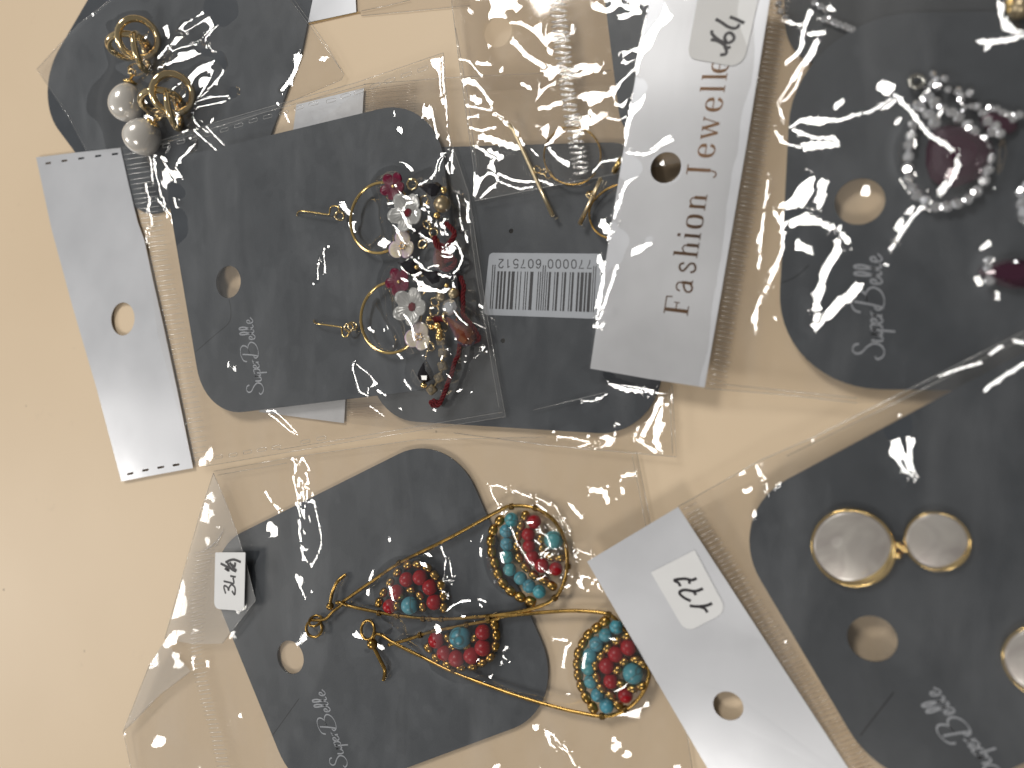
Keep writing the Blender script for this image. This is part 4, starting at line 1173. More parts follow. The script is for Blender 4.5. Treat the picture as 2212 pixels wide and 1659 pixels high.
# ================================================================== packet G: dark things behind the purple earring packet
ZG = 1.2
card((1950, 0), [(1690, -80), (1700, 150), (2190, 120), (2230, -80)], [5, 10, 10, 5], ZG, 'dark grey sheet almost hidden behind the purple stone packet')  # flat dark sheet filling the dark area behind the packet
nk = thing('rhinestone_chain', P(*Z17(600, 150), 2.0), 'fine rhinestone chain behind the purple stone packet', 'chain')
ch = [Z17(235, 30), Z17(250, 90), Z17(290, 150)], [Z17(530, 20), Z17(575, 50), Z17(620, 75), Z17(605, 155), Z17(650, 165), Z17(690, 180), Z17(725, 195), Z17(770, 210), Z17(800, 225), Z17(835, 240)]
for pl in ch:
    for (x, y) in pl: put('rhinestone', ME_cry, nk, P(x, y, 2.4), 0.72, (0.2, 0.1, random.uniform(0, 3)))
MB().tube([P(x, y, 2.2) for x, y in ch[0]], 0.2, 6).build('chain_wire', M['gun'], nk)
MB().tube([P(x, y, 2.2) for x, y in ch[1]], 0.2, 6).build('chain_wire', M['gun'], nk)
gb = thing('gold_bead_charm', P(*Z17(2120, 40), 2.0), 'small gold bead charm at the edge above the purple stone card', 'charm')
put('gold_ball', ME_gold, gb, P(*Z17(2110, 20), 5.2), 1.0); put('gold_ball', ME_gold, gb, P(*Z17(2115, 75), 5.0), 0.9); put('gold_bead', ME_cap, gb, P(*Z17(2180, 60), 4.8), 1.9)

# ================================================================== packet E: purple stone earrings
ZE = 2.1; ZEH = 5.2
bagE = thing('plastic_bag', P(1450, 560, 0), 'clear packet with silver header lettered in bronze foil holding the purple earrings', 'bag', 'clear earring packets')
hE = [(1408, -25), (1377, 142), (1347, 324), (1317, 506), (1275, 796), (1400, 818), (1522, 837), (1551, 672), (1614, 304), (1667, -25)]
headE = header(hE, ZEH, bagE, holes=[(1438, 362)], hr=3.05)
foil_letters([('F', 664), ('a', 622), ('s', 580), ('h', 541), ('i', 511), ('o', 480), ('n', 438), ('J', 371), ('e', 326), ('w', 277), ('e', 226), ('l', 192), ('l', 166), ('e', 142)],
             (1484, 690), (1571, 162), 4.75, ZEH + 0.2, headE)
stE = sticker([(1512, -30), (1484, 125), (1604, 147), (1645, -30)], [0.5, 2.0, 2.4, .5], ZEH + 0.24, bagE)
strokes([ZS2((400, 255), (480, 300), (560, 355), (640, 380), (700, 360), (715, 320)), ZS2((590, 225), (680, 260), (785, 310)), ZS2((355, 405), (350, 450), (420, 520), (490, 560), (560, 575), (630, 545), (645, 490), (600, 440), (545, 455), (520, 510), (545, 560)), ZS2((335, 530), (420, 545), (500, 590), (550, 640), (600, 625)), ZS2((520, 620), (545, 680), (530, 725), (460, 735))], ZEH + 0.38, stE, 0.6)
ribs([(1668, -20), (1617, 304), (1554, 672), (1527, 832)], [(1712, -12), (1662, 310), (1597, 680), (1570, 840)], 82, 5.0, bagE, 0.15, 'ribdark', seed=8)
cardE = card((1950, 430), [(1716, 30), (2500, 20), (2500, 850), (1674, 838)], [18, 3, 3, 17.5], ZE, 'dark grey card with hang hole behind the purple stone earrings', hole=(1857, 435))
super_belle(Z6(1505, 910), Z6(1500, 380), ZE + 0.53, cardE, 0.28)
slit(Z6((985, 530), (1060, 500), (1130, 440)), ZE + 0.52, cardE)
back_film([(1522, 838), (1614, 304), (1667, -25), (2300, -25), (2300, 880), (1850, 870)], 1.95, bagE)
polyE = [(1402, -30), (1371, 142), (1341, 324), (1311, 506), (1270, 797), (1400, 819), (1522, 839), (1690, 852), (1850, 870), (2270, 885), (2270, -30)]
crE = [(Z17((330, 1020), (400, 960), (500, 945), (640, 960), (740, 975), (850, 940), (1000, 890), (1090, 840), (1170, 790)), 8), (Z17((1060, 680), (1120, 720)), 24), (Z17((1080, 860), (1180, 800)), 18),
       (Z17((1170, 770), (1280, 880), (1380, 980), (1460, 1080), (1580, 1160), (1660, 1240), (1690, 1310), (1640, 1420), (1560, 1530), (1450, 1640)), 11), (Z6((1830, 10), (1740, 120), (1650, 200), (1540, 360)), 11),
       (Z17((340, 1030), (420, 1060), (520, 1110), (640, 1120), (720, 1150)), 9), (Z17((450, 1180), (560, 1165), (690, 1165)), 21), (Z17((200, 1030), (260, 1140), (320, 1160), (420, 1190)), 7),
       (Z17((480, 80), (470, 150), (430, 230), (430, 340), (400, 420), (300, 510)), 11), (Z17((260, 140), (350, 190), (430, 210)), 8), (Z17((480, 270), (600, 270)), 12),
       (Z17((540, 330), (500, 430), (420, 540), (340, 660)), 15), (Z17((340, 660), (230, 830)), 6), (Z17((430, 530), (380, 700), (300, 800), (230, 830)), 6), (Z17((230, 830), (260, 920), (275, 960)), 6),
       (Z6((1120, 10), (1080, 110), (1020, 155)), 34), (Z6((1200, 20), (1185, 140)), 20), (Z6((1000, 170), (1100, 180), (1180, 220), (1260, 260), (1330, 325)), 16),
       (Z6((950, 160), (990, 230), (1000, 340), (970, 450), (910, 570)), 10), (Z6((890, 590), (870, 640), (865, 765)), 8), (Z6((1280, 260), (1270, 370), (1220, 450), (1190, 550), (1170, 640), (1180, 730)), 20),
       (Z6((1380, 550), (1300, 620), (1220, 690), (1170, 745)), 24), (Z6((1070, 320), (1140, 375)), 14), (Z6((920, 0), (900, 200), (880, 460)), 7),
       (Z3((225, 0), (195, 150), (160, 330), (125, 520), (90, 780)), 5), (Z3((75, 810), (140, 900), (90, 960), (60, 1080), (10, 1250)), 7), (Z3((80, 812), (200, 825), (330, 740)), 8), (Z3((230, 800), (320, 730)), 12),
       (Z6((140, 280), (165, 430), (130, 580), (85, 720)), 8), (Z6((100, 110), (112, 220), (118, 300)), 14), (Z6((100, 320), (95, 600), (75, 740)), 6), (Z6((55, 750), (100, 745)), 10),
       (Z17((2010, 0), (2030, 150), (2090, 260), (2200, 290)), 9), (Z17((2120, 60), (2070, 170), (2110, 240), (2200, 280)), 8), (Z17((1850, 320), (1950, 330), (2080, 335), (2200, 300)), 12),
       (Z17((935, 1520), (938, 1550)), 18), (Z6((250, 380), (330, 320)), 14), (Z6((960, 705), (968, 715)), 7), (Z6((1515, 435), (1525, 440)), 8)]
def baseE(X, Y):
    hx = 1614 + (304 - Y) * 0.171 
    return 3.5 + 2.15 * np.clip((hx + 60 - X) / 80, 0, 1)
film('film_front', polyE, baseE, [(*Z15(600, 600), 110, 6.8), (*Z15(640, 260), 50, 5.4), (*Z15(860, 420), 40, 5.5), (2160, 590, 50, 5.4)], crE, bagE, M['film'], 2.4, seed=51, run=160.0, crinkle=1.0, calm=lambda X, Y: np.where(X < 1614 + (304 - Y) * 0.171, 0.25, 1.0), holes=[(1438, 362, 34)])
edge_line([[(1522, 839, 4.9), (1690, 852, 4.0), (1850, 870, 3.5)], [(1560, 830, 4.8), (1850, 860, 3.5)]], bagE, 0.09)

def rhine_row(parent, pts, z, r, name='rhinestone'):
    for i, (x, y) in enumerate(pts):
        put(name, ME_cry, parent, P(x, y, z + random.uniform(-.1, .1)), (r * 1.06, r * 1.06, r * 0.85), (random.uniform(-.6, .6), random.uniform(-.6, .6), random.uniform(0, 3)))
eE1 = thing('purple_earring', P(*Z15(600, 600), ZE + 0.5), 'teardrop rhinestone earring with a large purple stone', 'earring', 'purple stone earrings')
fr = Z15((402, 322), (372, 440), (358, 502), (345, 562), (340, 630), (335, 700), (345, 760), (365, 812), (395, 858), (442, 890), (505, 925), (570, 925), (635, 905), (695, 880), (750, 838), (790, 772), (812, 708), (822, 640), (803, 585), (776, 532), (735, 483), (690, 440), (643, 400), (600, 365), (548, 340), (500, 310), (460, 280))
zs = ZE + 0.5
rhine_row(eE1, fr, zs + 1.6, 0.98)
MB().tube(smoothpath([P(x, y, zs + 0.8) for x, y in fr], 3, True), 0.62, 8, closed=True).build('frame', M['gun'], eE1)
rhine_row(eE1, Z15((465, 378), (500, 430)), zs + 1.8, 1.15)
rhine_row(eE1, Z15((425, 345), (395, 345)), zs + 1.5, 0.7)
MB().torus(P(*Z15(392, 183), zs + 1.4), 1.15, 0.42, rot_to((0.3, 0.2, 1)), 26, 10).build('ear_ring', M['steel'], eE1)
rhine_row(eE1, Z15((490, 140), (505, 175), (515, 210), (485, 200)), zs + 1.7, 0.72)
rhine_row(eE1, Z15((560, 165), (580, 230), (640, 240), (655, 270), (655, 295), (710, 250), (670, 340), (720, 330), (750, 332)), zs + 1.6, 0.66)
rhine_row(eE1, Z15((785, 372), (828, 345), (868, 345), (905, 370), (940, 385), (960, 405), (1000, 380)), zs + 1.6, 0.7)
rhine_row(eE1, Z15((815, 425), (845, 480), (862, 442), (890, 490)), zs + 1.6, 0.85)
MB().ell(P(*Z15(880, 430), zs + 1.1), 3.0, 1.9, 0.9, Matrix.Rotation(R(-25), 3, 'Z'), 10, 6).build('oval_stone', M['purple'], eE1, smooth=False)
MB().tube(smoothpath([P(*Z15(x, y), zs + 0.8) for x, y in ((400, 215), (470, 215), (520, 200), (600, 230), (660, 290), (740, 340), (800, 380))], 4), 0.5, 8).build('link_bar', M['gun'], eE1)
def tear_gem(c, L, W, rot, parent, mat, z, name='purple_stone'):
    mb = MB(); n = 14; V = []; F = []
    lv = [(1.0, 0.0), (1.0, 0.35), (0.80, 0.75), (0.52, 1.05)]
    cc = P(*c, z); ca, sa = math.cos(rot), math.sin(rot)
    for s, h in lv:
        for k in range(n):
            a = 2 * math.pi * k / n
            x = math.cos(a); y = math.sin(a) * (1 - 0.32 * x)
            x, y = x * L * s, y * W * s
            V.append((cc.x + x * ca - y * sa, cc.y + x * sa + y * ca, cc.z + h * 2.6))
    for i in range(3):
        for k in range(n):
            k2 = (k + 1) % n
            F += [(i * n + k, i * n + k2, (i + 1) * n + k2), (i * n + k, (i + 1) * n + k2, (i + 1) * n + k)]
    F.append(tuple(3 * n + k for k in range(n))); F.append(tuple(range(n - 1, -1, -1)))
    mb.add(V, F)
    return mb.build(name, M[mat], parent, smooth=False)
tear_gem(Z15(620, 620), 5.6, 5.0, R(120), eE1, 'purple', zs + 0.3)
eE2 = thing('purple_earring', P(2165, 592, ZE + 0.5), 'purple stone earring mostly out of sight, only a small drop and rim stones showing', 'earring', 'purple stone earrings')
tear_gem(Z15(930, 1325), 4.4, 2.4, R(172), eE2, 'purple', zs + 0.2)
rhine_row(eE2, Z15((818, 1290), (825, 1365), (895, 1340), (822, 1250), (980, 1275), (1000, 1325)), zs + 2.0, 0.85)
rhine_row(eE2, Z15((1020, 840), (1022, 905), (1030, 960), (1050, 800), (1065, 1010), (1110, 1060)), zs + 1.6, 0.98)
MB().tube(smoothpath([P(*Z15(x, y), zs + 0.8) for x, y in ((1060, 800), (1030, 860), (1025, 930), (1050, 1000), (1110, 1060), (1120, 1200), (1050, 1290))], 4), 0.55, 8).build('frame', M['gun'], eE2)

# ================================================================== packet H: beaded teardrop earrings
ZH = 0.6
bagH = thing('plastic_bag', P(420, 1400, 0), 'clear packet with folded clear flap and price sticker holding the beaded earrings', 'bag', 'clear earring packets')
polyH = [(462, 1018), (640, 986), (900, 950), (1180, 944), (1375, 975), (1395, 1070), (1412, 1160), (1450, 1380), (1505, 1700), (290, 1700), (266, 1580), (323, 1436), (356, 1382)]
back_film(polyH, 0.25, bagH)
cardH = card((820, 1320), [(428, 1197), (970, 926), (1231, 1528), (651, 1743)], [15, 15, 15, 15], ZH, 'dark grey card with hang hole behind the beaded teardrop earrings', hole=(627, 1420))
super_belle(Z7(1392, 1648), Z7(1270, 1252), ZH + 0.53, cardH)
slit(Z7((1142, 1302), (1075, 1395), (1005, 1492)), ZH + 0.52, cardH)
crH = [(Z21((1850, 130), (1900, 190), (1860, 240), (1855, 350), (1880, 450), (1900, 600), (1915, 700), (1925, 790), (1905, 840), (1930, 960), (1920, 1010), (1950, 1090), (2030, 1180), (2080, 1100), (2130, 970), (2135, 890), (2100, 740), (2070, 600), (2060, 540), (1990, 560)), 3.4),
       (Z21((1900, 180), (1950, 130), (2015, 250), (1985, 260), (2000, 380), (1920, 390)), 3.6), (Z21((1890, 420), (1905, 320), (1940, 350), (1950, 440), (1960, 560), (1965, 720), (1935, 660), (1920, 560)), 3),
       (Z21((1870, 150), (1905, 190)), 8), (Z21((1915, 385), (2000, 430)), 8), (Z21((1990, 430), (1990, 520), (1960, 570)), 3), (Z21((2040, 465), (2040, 490)), 6), (Z21((2010, 700), (2020, 750)), 4), (Z21((1955, 830), (1970, 860)), 4),
       (Z21((1570, 465), (1640, 560), (1745, 640)), 3), (Z21((1580, 470), (1690, 620), (1710, 665)), 3.6),
       (Z21((1870, 1280), (1885, 1290)), 5), (Z21((1960, 1470), (1970, 1490)), 5), (Z21((2025, 1415), (2035, 1430)), 5), (Z21((1870, 1300), (1960, 1460)), 1.5),
       (Z8((310, 525), (330, 570), (350, 580)), 6), (Z8((345, 575), (320, 660), (300, 710), (370, 690), (355, 590)), 3.2), (Z8((300, 720), (385, 690)), 3), (Z8((290, 750), (360, 770)), 4),
       (Z8((555, 215), (600, 210), (710, 250), (820, 285), (900, 320), (920, 370), (980, 440), (940, 445), (860, 425), (790, 440)), 3.6), (Z8((555, 215), (570, 260), (620, 330), (660, 420), (700, 520), (760, 600), (850, 655), (960, 665), (1080, 680)), 4.2),
       (Z8((790, 440), (850, 470), (870, 520), (810, 570), (850, 580), (950, 520)), 5), (Z8((970, 525), (1040, 550), (1100, 560)), 3.6), (Z8((880, 350), (930, 410)), 7),
       (Z8((780, 490), (815, 510)), 4), (Z8((820, 575), (850, 560)), 9), (Z8((1230, 165), (1300, 150)), 9), (Z8((1070, 235), (1150, 240), (1165, 290)), 13), (Z8((1235, 225), (1240, 245)), 10), (Z8((965, 310), (1030, 370)), 10),
       (Z8((1205, 275), (1212, 280)), 5), (Z8((970, 560), (1010, 575)), 8), (Z8((1000, 700), (1040, 735)), 9), (Z8((1110, 715), (1125, 740)), 6), (Z8((460, 495), (463, 500)), 4),
       (Z8((600, 1075), (645, 1100)), 4), (Z8((830, 1470), (880, 1490), (960, 1560)), 4), (Z8((830, 1480), (870, 1540), (960, 1570)), 4), (Z8((960, 1590), (1000, 1640)), 5), (Z8((630, 555), (632, 565)), 3),
       (Z8((490, 795), (540, 805)), 2.2), (Z8((880, 1000), (960, 1003)), 2), (Z8((950, 1278), (965, 1278)), 3.5), (Z7((500, 1080), (540, 1130)), 13), (Z7((390, 1140), (420, 1125)), 5), (Z7((660, 1110), (680, 1140)), 5), (Z7((590, 1090), (605, 1150)), 6),
       (Z7((245, 1484), (252, 1486)), 5)]
blH = [(*Z13(930, 830), 75, 5.0), (*Z13(1300, 1230), 75, 5.0), (*Z14(400, 400), 85, 5.2), (*Z14(950, 1180), 80, 5.2), (*Z13(600, 1200), 30, 3.6)]
film('film_front', polyH, const(1.8), blH, crH, bagH, M['film'], 2.1, seed=61, crinkle=1.3)
flap = [(461, 1022), (432, 1110), (394, 1245), (356, 1380), (420, 1392), (480, 1390), (552, 1297), (533, 1220), (516, 1163), (490, 1090)]
zf = 4.4
o = back_film(flap, 3.2, bagH, 'film_milky'); o.name = 'folded_flap'
flap2 = [(323, 1436), (266, 1580), (290, 1560), (345, 1500), (412, 1450), (356, 1384)]
o = back_film(flap2, 2.4, bagH, 'film_milky'); o.name = 'folded_flap'
ribs([Z7(720, 520), Z7(600, 560), Z7(575, 800), Z7(580, 1100), Z7(615, 1250), Z7(680, 1480), Z7(720, 1659)], [Z7(770, 420), Z7(690, 620), Z7(660, 820), Z7(655, 1100), Z7(690, 1250), Z7(750, 1480), Z7(800, 1659)], 56, 3.4, bagH, 0.09, 'rib', seed=12)
edge_line([[(*p, 3.3) for p in flap[:4]], [(*p, 3.3) for p in flap[5:]] + [(*flap[0], 3.3)], [(462, 1018, 1.6), (640, 986, 1.7), (900, 950, 1.7), (1180, 944, 1.7)], [(1375, 975, 1.6), (1412, 1160, 1.7), (1455, 1400, 1.7), (1500, 1690, 1.7)],
           [(323, 1436, 2.5), (266, 1580, 2.5), (290, 1690, 1.6)], [(266, 1580, 2.5), (345, 1500, 2.5), (412, 1450, 2.5)], [(470, 1026, 1.7), (620, 1000, 1.7)], [(1366, 985, 1.6), (1400, 1160, 1.7)]], bagH, 0.07)
stH = sticker([Z21(1100, 1045), Z21(1392, 1045), Z21(1378, 1612), Z21(1088, 1590)], [0.3, 0.3, 1.6, 1.6], 4.0, bagH, thick=0.15)
strokes([ZS3((215, 650), (190, 570), (200, 535), (240, 560), (255, 610)), ZS3((255, 610), (265, 560), (300, 520), (345, 560), (350, 620), (340, 665), (305, 610)), ZS3((185, 470), (270, 490), (330, 500), (320, 420)), ZS3((280, 395), (355, 410)), ZS3((348, 395), (352, 412))], 4.18, stH, 0.5)
strokes([ZS3((140, 215), (210, 250), (330, 310)), ZS3((200, 285), (260, 320), (215, 250)), ZS3((210, 200), (270, 170), (340, 160), (430, 195)), ZS3((230, 190), (290, 290), (360, 330)), ZS3((270, 200), (340, 300)), ZS3((350, 200), (340, 260), (300, 230)), ZS3((300, 260), (370, 320))], 4.22, stH, 0.62)

ME_turq = unit('turquoise_bead', sph, M['turq']); ME_rb = unit('red_bead', lambda: MB().ell((0, 0, 0), 1, nu=12, nv=8), M['redbead'], True)
ME_gb = unit('brass_bead', lambda: MB().lathe((0, 0, 0), [(0.5, -1.1), (0.82, -0.85), (1.0, -0.3), (1.0, 0.3), (0.82, 0.85), (0.5, 1.1)], None, 10), M['brass'], True)
ME_bb = unit('brass_ball', sph, M['brass'])
zw = ZH + 0.5 + 1.7
def beads(parent, me, name, pts, r, tangent=False, dz=0.0):
    n = len(pts)
    for i, (x, y) in enumerate(pts):
        q = P(x, y, zw + dz)
        rot = None; sc = r * random.uniform(0.94, 1.05)
        if tangent:
            a = P(*pts[min(i + 1, n - 1)], zw); b = P(*pts[max(i - 1, 0)], zw)
            rot = (a - b).to_track_quat('Z', 'X').to_euler()
            sc = (r * 0.98, r * 0.98, r * 1.05)
        else: rot = (random.uniform(-.4, .4), random.uniform(-.4, .4), random.uniform(0, 6))
        put(name, me, parent, q, sc, rot)
def wrap(parent, px_, frame_dir):
    c = P(*px_, zw); d = (P(px_[0] + frame_dir[0], px_[1] + frame_dir[1], zw) - c).normalized()
    rot = d.to_track_quat('Z', 'X').to_matrix(); mb = MB()
    for k in (-1, 0, 1): mb.torus(c + d * 0.32 * k, 0.58, 0.15, rot, 14, 6)
    mb.build('wire_wrap', M['darkbrass'], parent)
def wire(parent, pts, r=0.4, name='wire_frame', mat='brass', dz=0.0, n=6):
    MB().tube(smoothpath([P(p[0], p[1], zw + dz + (p[2] if len(p) > 2 else 0)) for p in pts], n), r, 10).build(name, M[mat], parent)

b1 = thing('beaded_earring', P(940, 1240, ZH + 0.5), 'brass wire teardrop earring lying fully on view beside the hang hole side', 'earring', 'beaded teardrop earrings')
b1['label'] = 'beaded teardrop earring whose crescent shows completely, under the angular crease'
wire(b1, [(735, 1304, .1), (800, 1258), (867, 1214), (975, 1160), (1078, 1103), (1106, 1093), (1150, 1096), (1185, 1114), (1210, 1145), (1224, 1189), (1222, 1246), (1200, 1290), (1159, 1312), (1093, 1326), (1015, 1334), (940, 1337), (856, 1329), (800, 1319), (755, 1309), (737, 1302, .8), Z13(340, 925) + (.8,)])
wire(b1, [Z13(135, 1055), Z13(200, 1058), Z13(260, 1045), Z13(320, 985), Z13(390, 935)], 0.38, 'eye_wire')
wire(b1, [Z13(290, 950), Z13(300, 890), Z13(315, 830), Z13(350, 760), Z13(415, 705) + (-1.2,)], 0.42, 'ear_hook')
put('brass_ball', ME_bb, b1, P(*Z13(292, 950), zw), 0.95)
MB().torus(P(*Z13(170, 1120), zw), 2.05, 0.34, rot_to((0.25, 0.15, 1)), 36, 8).build('ring', M['brass'], b1)
MB().torus(P(*Z13(178, 1062), zw + .3), 1.55, 0.32, rot_to((0.1, 0.8, .6)), 36, 8).build('ring', M['brass'], b1)
beads(b1, ME_turq, 'turquoise_bead', [Z13(905, 945)], 2.15)
beads(b1, ME_gb, 'brass_bead', Z13((805, 945), (830, 870), (915, 825), (985, 870), (1005, 955)), 0.95, True)
beads(b1, ME_rb, 'red_bead', Z13((752, 950), (803, 842), (880, 745), (985, 730), (1060, 805), (1093, 918)), 1.75)
beads(b1, ME_gb, 'brass_bead', Z13((670, 920), (705, 845), (755, 765), (810, 690), (890, 635), (965, 630), (1040, 655), (1095, 715), (1145, 790), (1163, 870), (1165, 960)), 0.98, True)
beads(b1, ME_gb, 'brass_bead', Z14((205, 175), (160, 240), (145, 315), (150, 390), (172, 465), (195, 540), (230, 605), (280, 658), (345, 700), (418, 728)), 1.05, True)
beads(b1, ME_turq, 'turquoise_bead', Z14((287, 168), (250, 245), (255, 335), (255, 422), (275, 510), (348, 570), (408, 625), (478, 662)), 1.52)
beads(b1, ME_gb, 'brass_bead', Z14((380, 142), (350, 210), (330, 280), (325, 350), (340, 430), (385, 495), (440, 550), (508, 582), (565, 622)), 0.98, True)
beads(b1, ME_rb, 'red_bead', Z14((443, 182), (402, 270), (408, 350), (428, 425), (495, 482), (592, 505)), 1.55)
beads(b1, ME_turq, 'turquoise_bead', [Z14(575, 308)], 1.95)
beads(b1, ME_gb, 'brass_bead', Z14((490, 300), (500, 370), (555, 425), (620, 432)), 0.9, True)
for pt_, d in ((Z13(825, 618), (20, -14)), (Z13(670, 1003), (30, 6)), (Z13(815, 1022), (30, 6)), (Z13(1010, 1046), (30, 1)), (Z13(1060, 1048), (30, 0)), (Z13(1150, 1050), (30, 0)), (Z14(285, 78), (30, -4)), (Z14(450, 88), (30, 10)), (Z14(585, 705), (20, -20)), (Z14(672, 490), (0, 30)), (Z14(130, 838), (30, -4))): wrap(b1, pt_, d)

b2 = thing('beaded_earring', P(1080, 1430, ZH + 0.5), 'beaded teardrop earring whose end is covered by the stickered silver header', 'earring', 'beaded teardrop earrings')
wire(b2, [Z13(740, 1248) + (.3,), Z13(900, 1203), Z13(1060, 1150), Z13(1340, 1092), Z13(1560, 1052), Z14(250, 830), Z14(600, 798), Z14(800, 797), Z14(960, 822), (1342, 1353), (1385, 1400), (1402, 1447), (1393, 1488), (1367, 1522), (1329, 1543), (1298, 1547), (1260, 1541), (1203, 1528), (1109, 1500), (1015, 1466), (968, 1447), (912, 1419), Z13(800, 1243) + (.7,), Z13(685, 1168) + (.7,)])
wire(b2, [Z13(690, 1172), Z13(640, 1165), Z13(625, 1210)], 0.36, 'eye_wire')
wire(b2, [Z13(615, 1245), Z13(640, 1290), Z13(680, 1370), Z13(712, 1440), Z13(705, 1515) + (-1.2,)], 0.46, 'ear_hook')
put('brass_ball', ME_bb, b2, P(*Z13(617, 1240), zw + .2), 1.3)
MB().torus(P(*Z13(582, 1132), zw), 2.15, 0.36, rot_to((-0.2, 0.2, 1)), 36, 8).build('ring', M['brass'], b2)
beads(b2, ME_turq, 'turquoise_bead', [Z13(1293, 1192)], 2.4)
beads(b2, ME_rb, 'red_bead', Z13((1110, 1210), (1170, 1310), (1265, 1352), (1380, 1330), (1467, 1268), (1467, 1150)), 1.85)
beads(b2, ME_gb, 'brass_bead', Z13((1050, 1270), (1110, 1345), (1195, 1395), (1300, 1418), (1390, 1412), (1462, 1382), (1525, 1340), (1562, 1255), (1570, 1170), (1558, 1090)), 1.0, True, -0.4)
beads(b2, ME_gb, 'brass_bead', Z13((1195, 1195), (1235, 1260), (1350, 1262), (1402, 1195)), 0.9, True, -0.3)
beads(b2, ME_gb, 'brass_bead', Z14((925, 868), (870, 913), (815, 960), (778, 1020), (748, 1085), (740, 1160), (747, 1235), (768, 1312), (800, 1388), (845, 1460)), 1.05, True)
beads(b2, ME_turq, 'turquoise_bead', Z14((1008, 905), (932, 960), (870, 1022), (828, 1100), (815, 1185), (832, 1280), (880, 1372), (942, 1447)), 1.48)
beads(b2, ME_gb, 'brass_bead', Z14((1080, 965), (1010, 1000), (945, 1050), (900, 1105), (862, 1170), (872, 1250), (905, 1325), (970, 1375), (1020, 1440)), 0.98, True)
beads(b2, ME_rb, 'red_bead', Z14((1090, 1045), (1003, 1092), (942, 1172), (970, 1278), (1070, 1375)), 1.62)
beads(b2, ME_turq, 'turquoise_bead', [Z14(1122, 1225)], 2.1)
beads(b2, ME_gb, 'brass_bead', Z14((1015, 1200), (1060, 1142), (1140, 1128), (1190, 1160)), 0.95, True); beads(b2, ME_gb, 'brass_bead', Z14((1040, 1297), (1118, 1330), (1182, 1310)), 0.95, True)
for pt_, d in ((Z13(985, 1172), (30, -9)), (Z13(1095, 1142), (30, -8)), (Z13(1345, 1092), (30, -6)), (Z13(1510, 1060), (30, -6)), (Z13(1240, 1445), (30, 14)), (Z14(955, 822), (30, 10)), (Z14(910, 1520), (30, 0)), (Z14(1070, 1470), (20, -15)), (Z14(130, 845), (30, -4))): wrap(b2, pt_, d)

# ================================================================== packet F: mother of pearl earrings
ZF = 3.4
bagF = thing('plastic_bag', P(1560, 1400, 0), 'clear packet with stickered plain silver header holding the mother of pearl earrings', 'bag', 'clear earring packets')
zhF = lambda x, y: 5.2 - 4.5 * ((x - 1366) * 0.55 + (y - 1154) * 0.83) / 642.0
headF = header_tilted([(1268, 1213), (1465, 1095), (1655, 1387), (1860, 1702), (1553, 1702), (1400, 1440)], zhF, bagF, (1573, 1525), 2.85)
o0 = fillet([tuple(p) for p in [Z9(300, 655), Z9(525, 540), Z9(692, 855), Z9(480, 965)]], [3, 3, 24, 24], 6)
mbs = MB(); n0 = len(o0)
mbs.add([tuple(P(p.x, p.y, zhF(p.x, p.y) + 0.13)) for p in o0] + [tuple(P(p.x, p.y, zhF(p.x, p.y) + 0.02)) for p in o0], [tuple(range(n0 - 1, -1, -1))] + [(k, n0 + k, n0 + (k + 1) % n0, (k + 1) % n0) for k in range(n0)])
stF = mbs.build('price_sticker', M['sticker'], bagF, smooth=False)
strokes([ZS1((525, 345), (470, 365), (400, 350), (285, 365), (330, 395), (350, 432)), ZS1((445, 370), (448, 405)), ZS1((592, 455), (530, 480), (480, 482), (400, 470), (350, 485), (345, 515), (400, 560), (462, 588)), ZS1((490, 485), (518, 525)), ZS1((690, 612), (640, 635), (540, 648), (450, 640)), ZS1((555, 650), (610, 670), (640, 712))], lambda x, y: zhF(x, y) + 0.16, stF, 0.55)
ribs([(1469, 1098), (1658, 1387), (1850, 1680)], [(1506, 1082), (1698, 1372), (1895, 1665)], 62, lambda x, y: zhF(x, y) + 0.2, bagF, 0.16, 'ribdark', seed=14)
cardF = card((1950, 1250), [(1559, 1111), (2300, 714), (2520, 1500), (1950, 1775)], [14, 3, 3, 15], ZF, 'dark grey card with hang hole behind the mother of pearl earrings', hole=(1884, 1380), hr=4.1)
super_belle((2168, 1676), (2024, 1482), ZF + 0.53, cardF, 0.28)
slit(Z22((472, 1018), (330, 1200), (188, 1385)), ZF + 0.52, cardF, 0.2)
back_film([(1465, 1095), (1646, 994), (1922, 863), (2300, 672), (2300, 1720), (1860, 1702)], ZF - 0.25, bagF)
polyF = [(1466, 1095), (1646, 994), (1753, 948), (1922, 863), (2270, 688), (2270, 1705), (1860, 1702), (1655, 1387)]
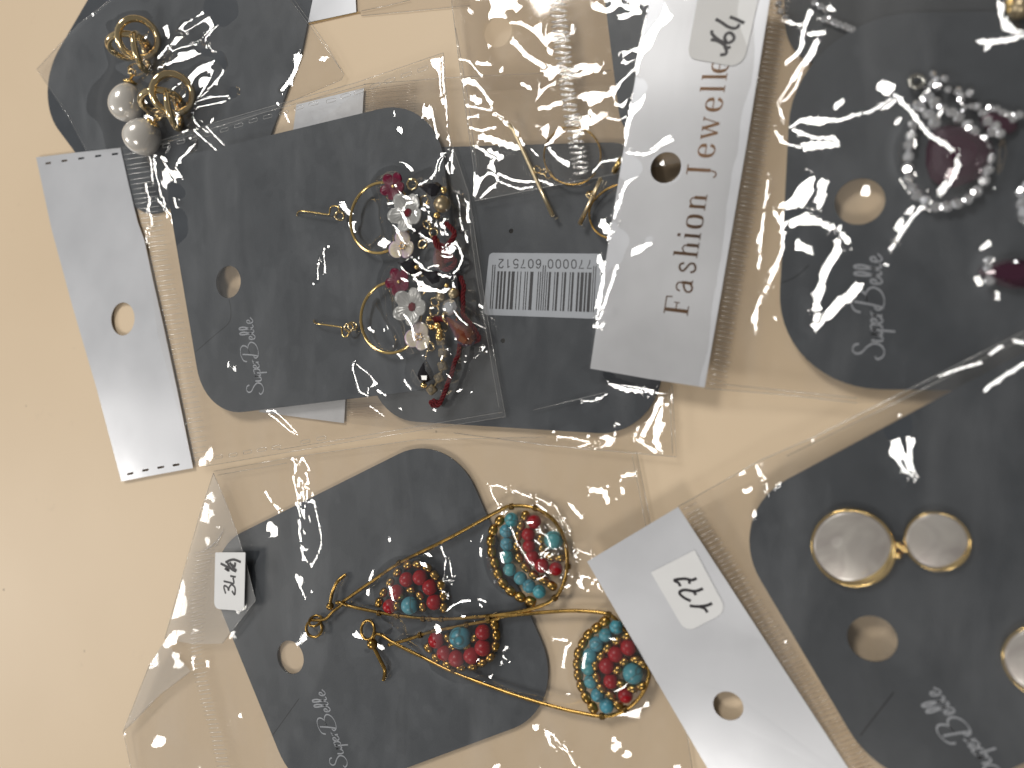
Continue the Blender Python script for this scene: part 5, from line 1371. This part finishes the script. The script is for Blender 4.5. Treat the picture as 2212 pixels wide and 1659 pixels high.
crF = [(Z18((1880, 720), (1950, 670), (2060, 590), (2212, 500)), 10), (Z18((1490, 605), (1650, 545), (1850, 490)), 7), (Z18((1930, 410), (2030, 350)), 9), (Z18((890, 812), (1020, 800)), 6),
       (Z18((1140, 1000), (1105, 1100), (1100, 1190), (1130, 1290), (1200, 1400), (1290, 1440)), 8), (Z18((1150, 1000), (1235, 1110), (1250, 1250), (1262, 1380), (1295, 1440)), 10), (Z18((1285, 1435), (1300, 1445)), 17),
       (Z18((415, 1130), (425, 1140)), 9), (Z18((0, 1430), (40, 1570)), 7), (Z18((110, 1545), (160, 1520)), 8), (Z9((750, 155), (775, 145)), 9), (Z9((840, 110), (880, 190), (900, 240)), 9), (Z9((780, 240), (810, 230)), 11), (Z9((935, 215), (965, 205)), 8), (Z9((828, 365), (835, 350)), 10),
       (Z9((985, 1010), (990, 1015)), 6), (Z18((2130, 300), (2212, 330)), 8)]
film('film_front', polyF, lambda X, Y: ZF + 1.1 + 0 * X, [(1842, 1181, 125, ZF + 2.9), (2023, 1167, 110, ZF + 2.8), (2245, 1424, 125, ZF + 2.9)], crF, bagF, M['film'], 2.8, seed=71, run=110.0, crinkle=0.6, lift=30)
edge_line([[(1466, 1094, ZF), (1646, 993, ZF + .6), (1753, 947, ZF + .8), (1922, 862, ZF + .8), (2230, 707, ZF + .8)], [(1700, 985, ZF + .6), (1922, 876, ZF + .8), (2230, 722, ZF + .8)]], bagF, 0.10)
def mop_disc(c, r, parent):
    z = ZF + 0.5; cc = P(*c, z)
    MB().lathe(cc, [(r * 0.97, 0.02), (r, 0.2), (r, 1.15), (r * 0.985, 1.4), (r * 0.965, 1.5), (r * 0.935, 1.42), (r * 0.925, 1.0)], None, 72).build('gold_rim', M['gold'], parent)
    prof = [(r * t, 1.15 + 0.085 * r * (1 - (t / 0.925) ** 2)) for t in (0.925, 0.86, 0.78, 0.7, 0.6, 0.48, 0.34, 0.18, 0.007)]
    mb = MB().lathe(cc, [(r * 0.925, 0.9)] + prof, None, 64)
    mb.v = [(x, y, z_ - 0.04 * (x - cc.x) + 0.045 * (y - cc.y)) for x, y, z_ in mb.v]
    mb.build('pearl_inlay', M['mop'], parent)
f1 = thing('disc_earring', P(1842, 1181, ZF + 0.5), 'double disc mother of pearl earring with gold rims', 'earring', 'mother of pearl disc earrings')
mop_disc((1842, 1181), 7.05, f1); mop_disc((2023, 1167), 5.15, f1)
for (x, y) in ((1567, 515), (1567, 570), (1607, 540), (1590, 530)): put('gold_ball', ME_gold, f1, P(*Z9(x, y), ZF + 1.3), 0.72)
f2 = thing('disc_earring', P(2240, 1424, ZF + 0.5), 'mother of pearl disc earring cut off at the picture side beside the lettering', 'earring', 'mother of pearl disc earrings')
f2['label'] = 'mother of pearl disc earring beside the script lettering, only its gold-rimmed side showing'
mop_disc((2252, 1424), 6.0, f2)
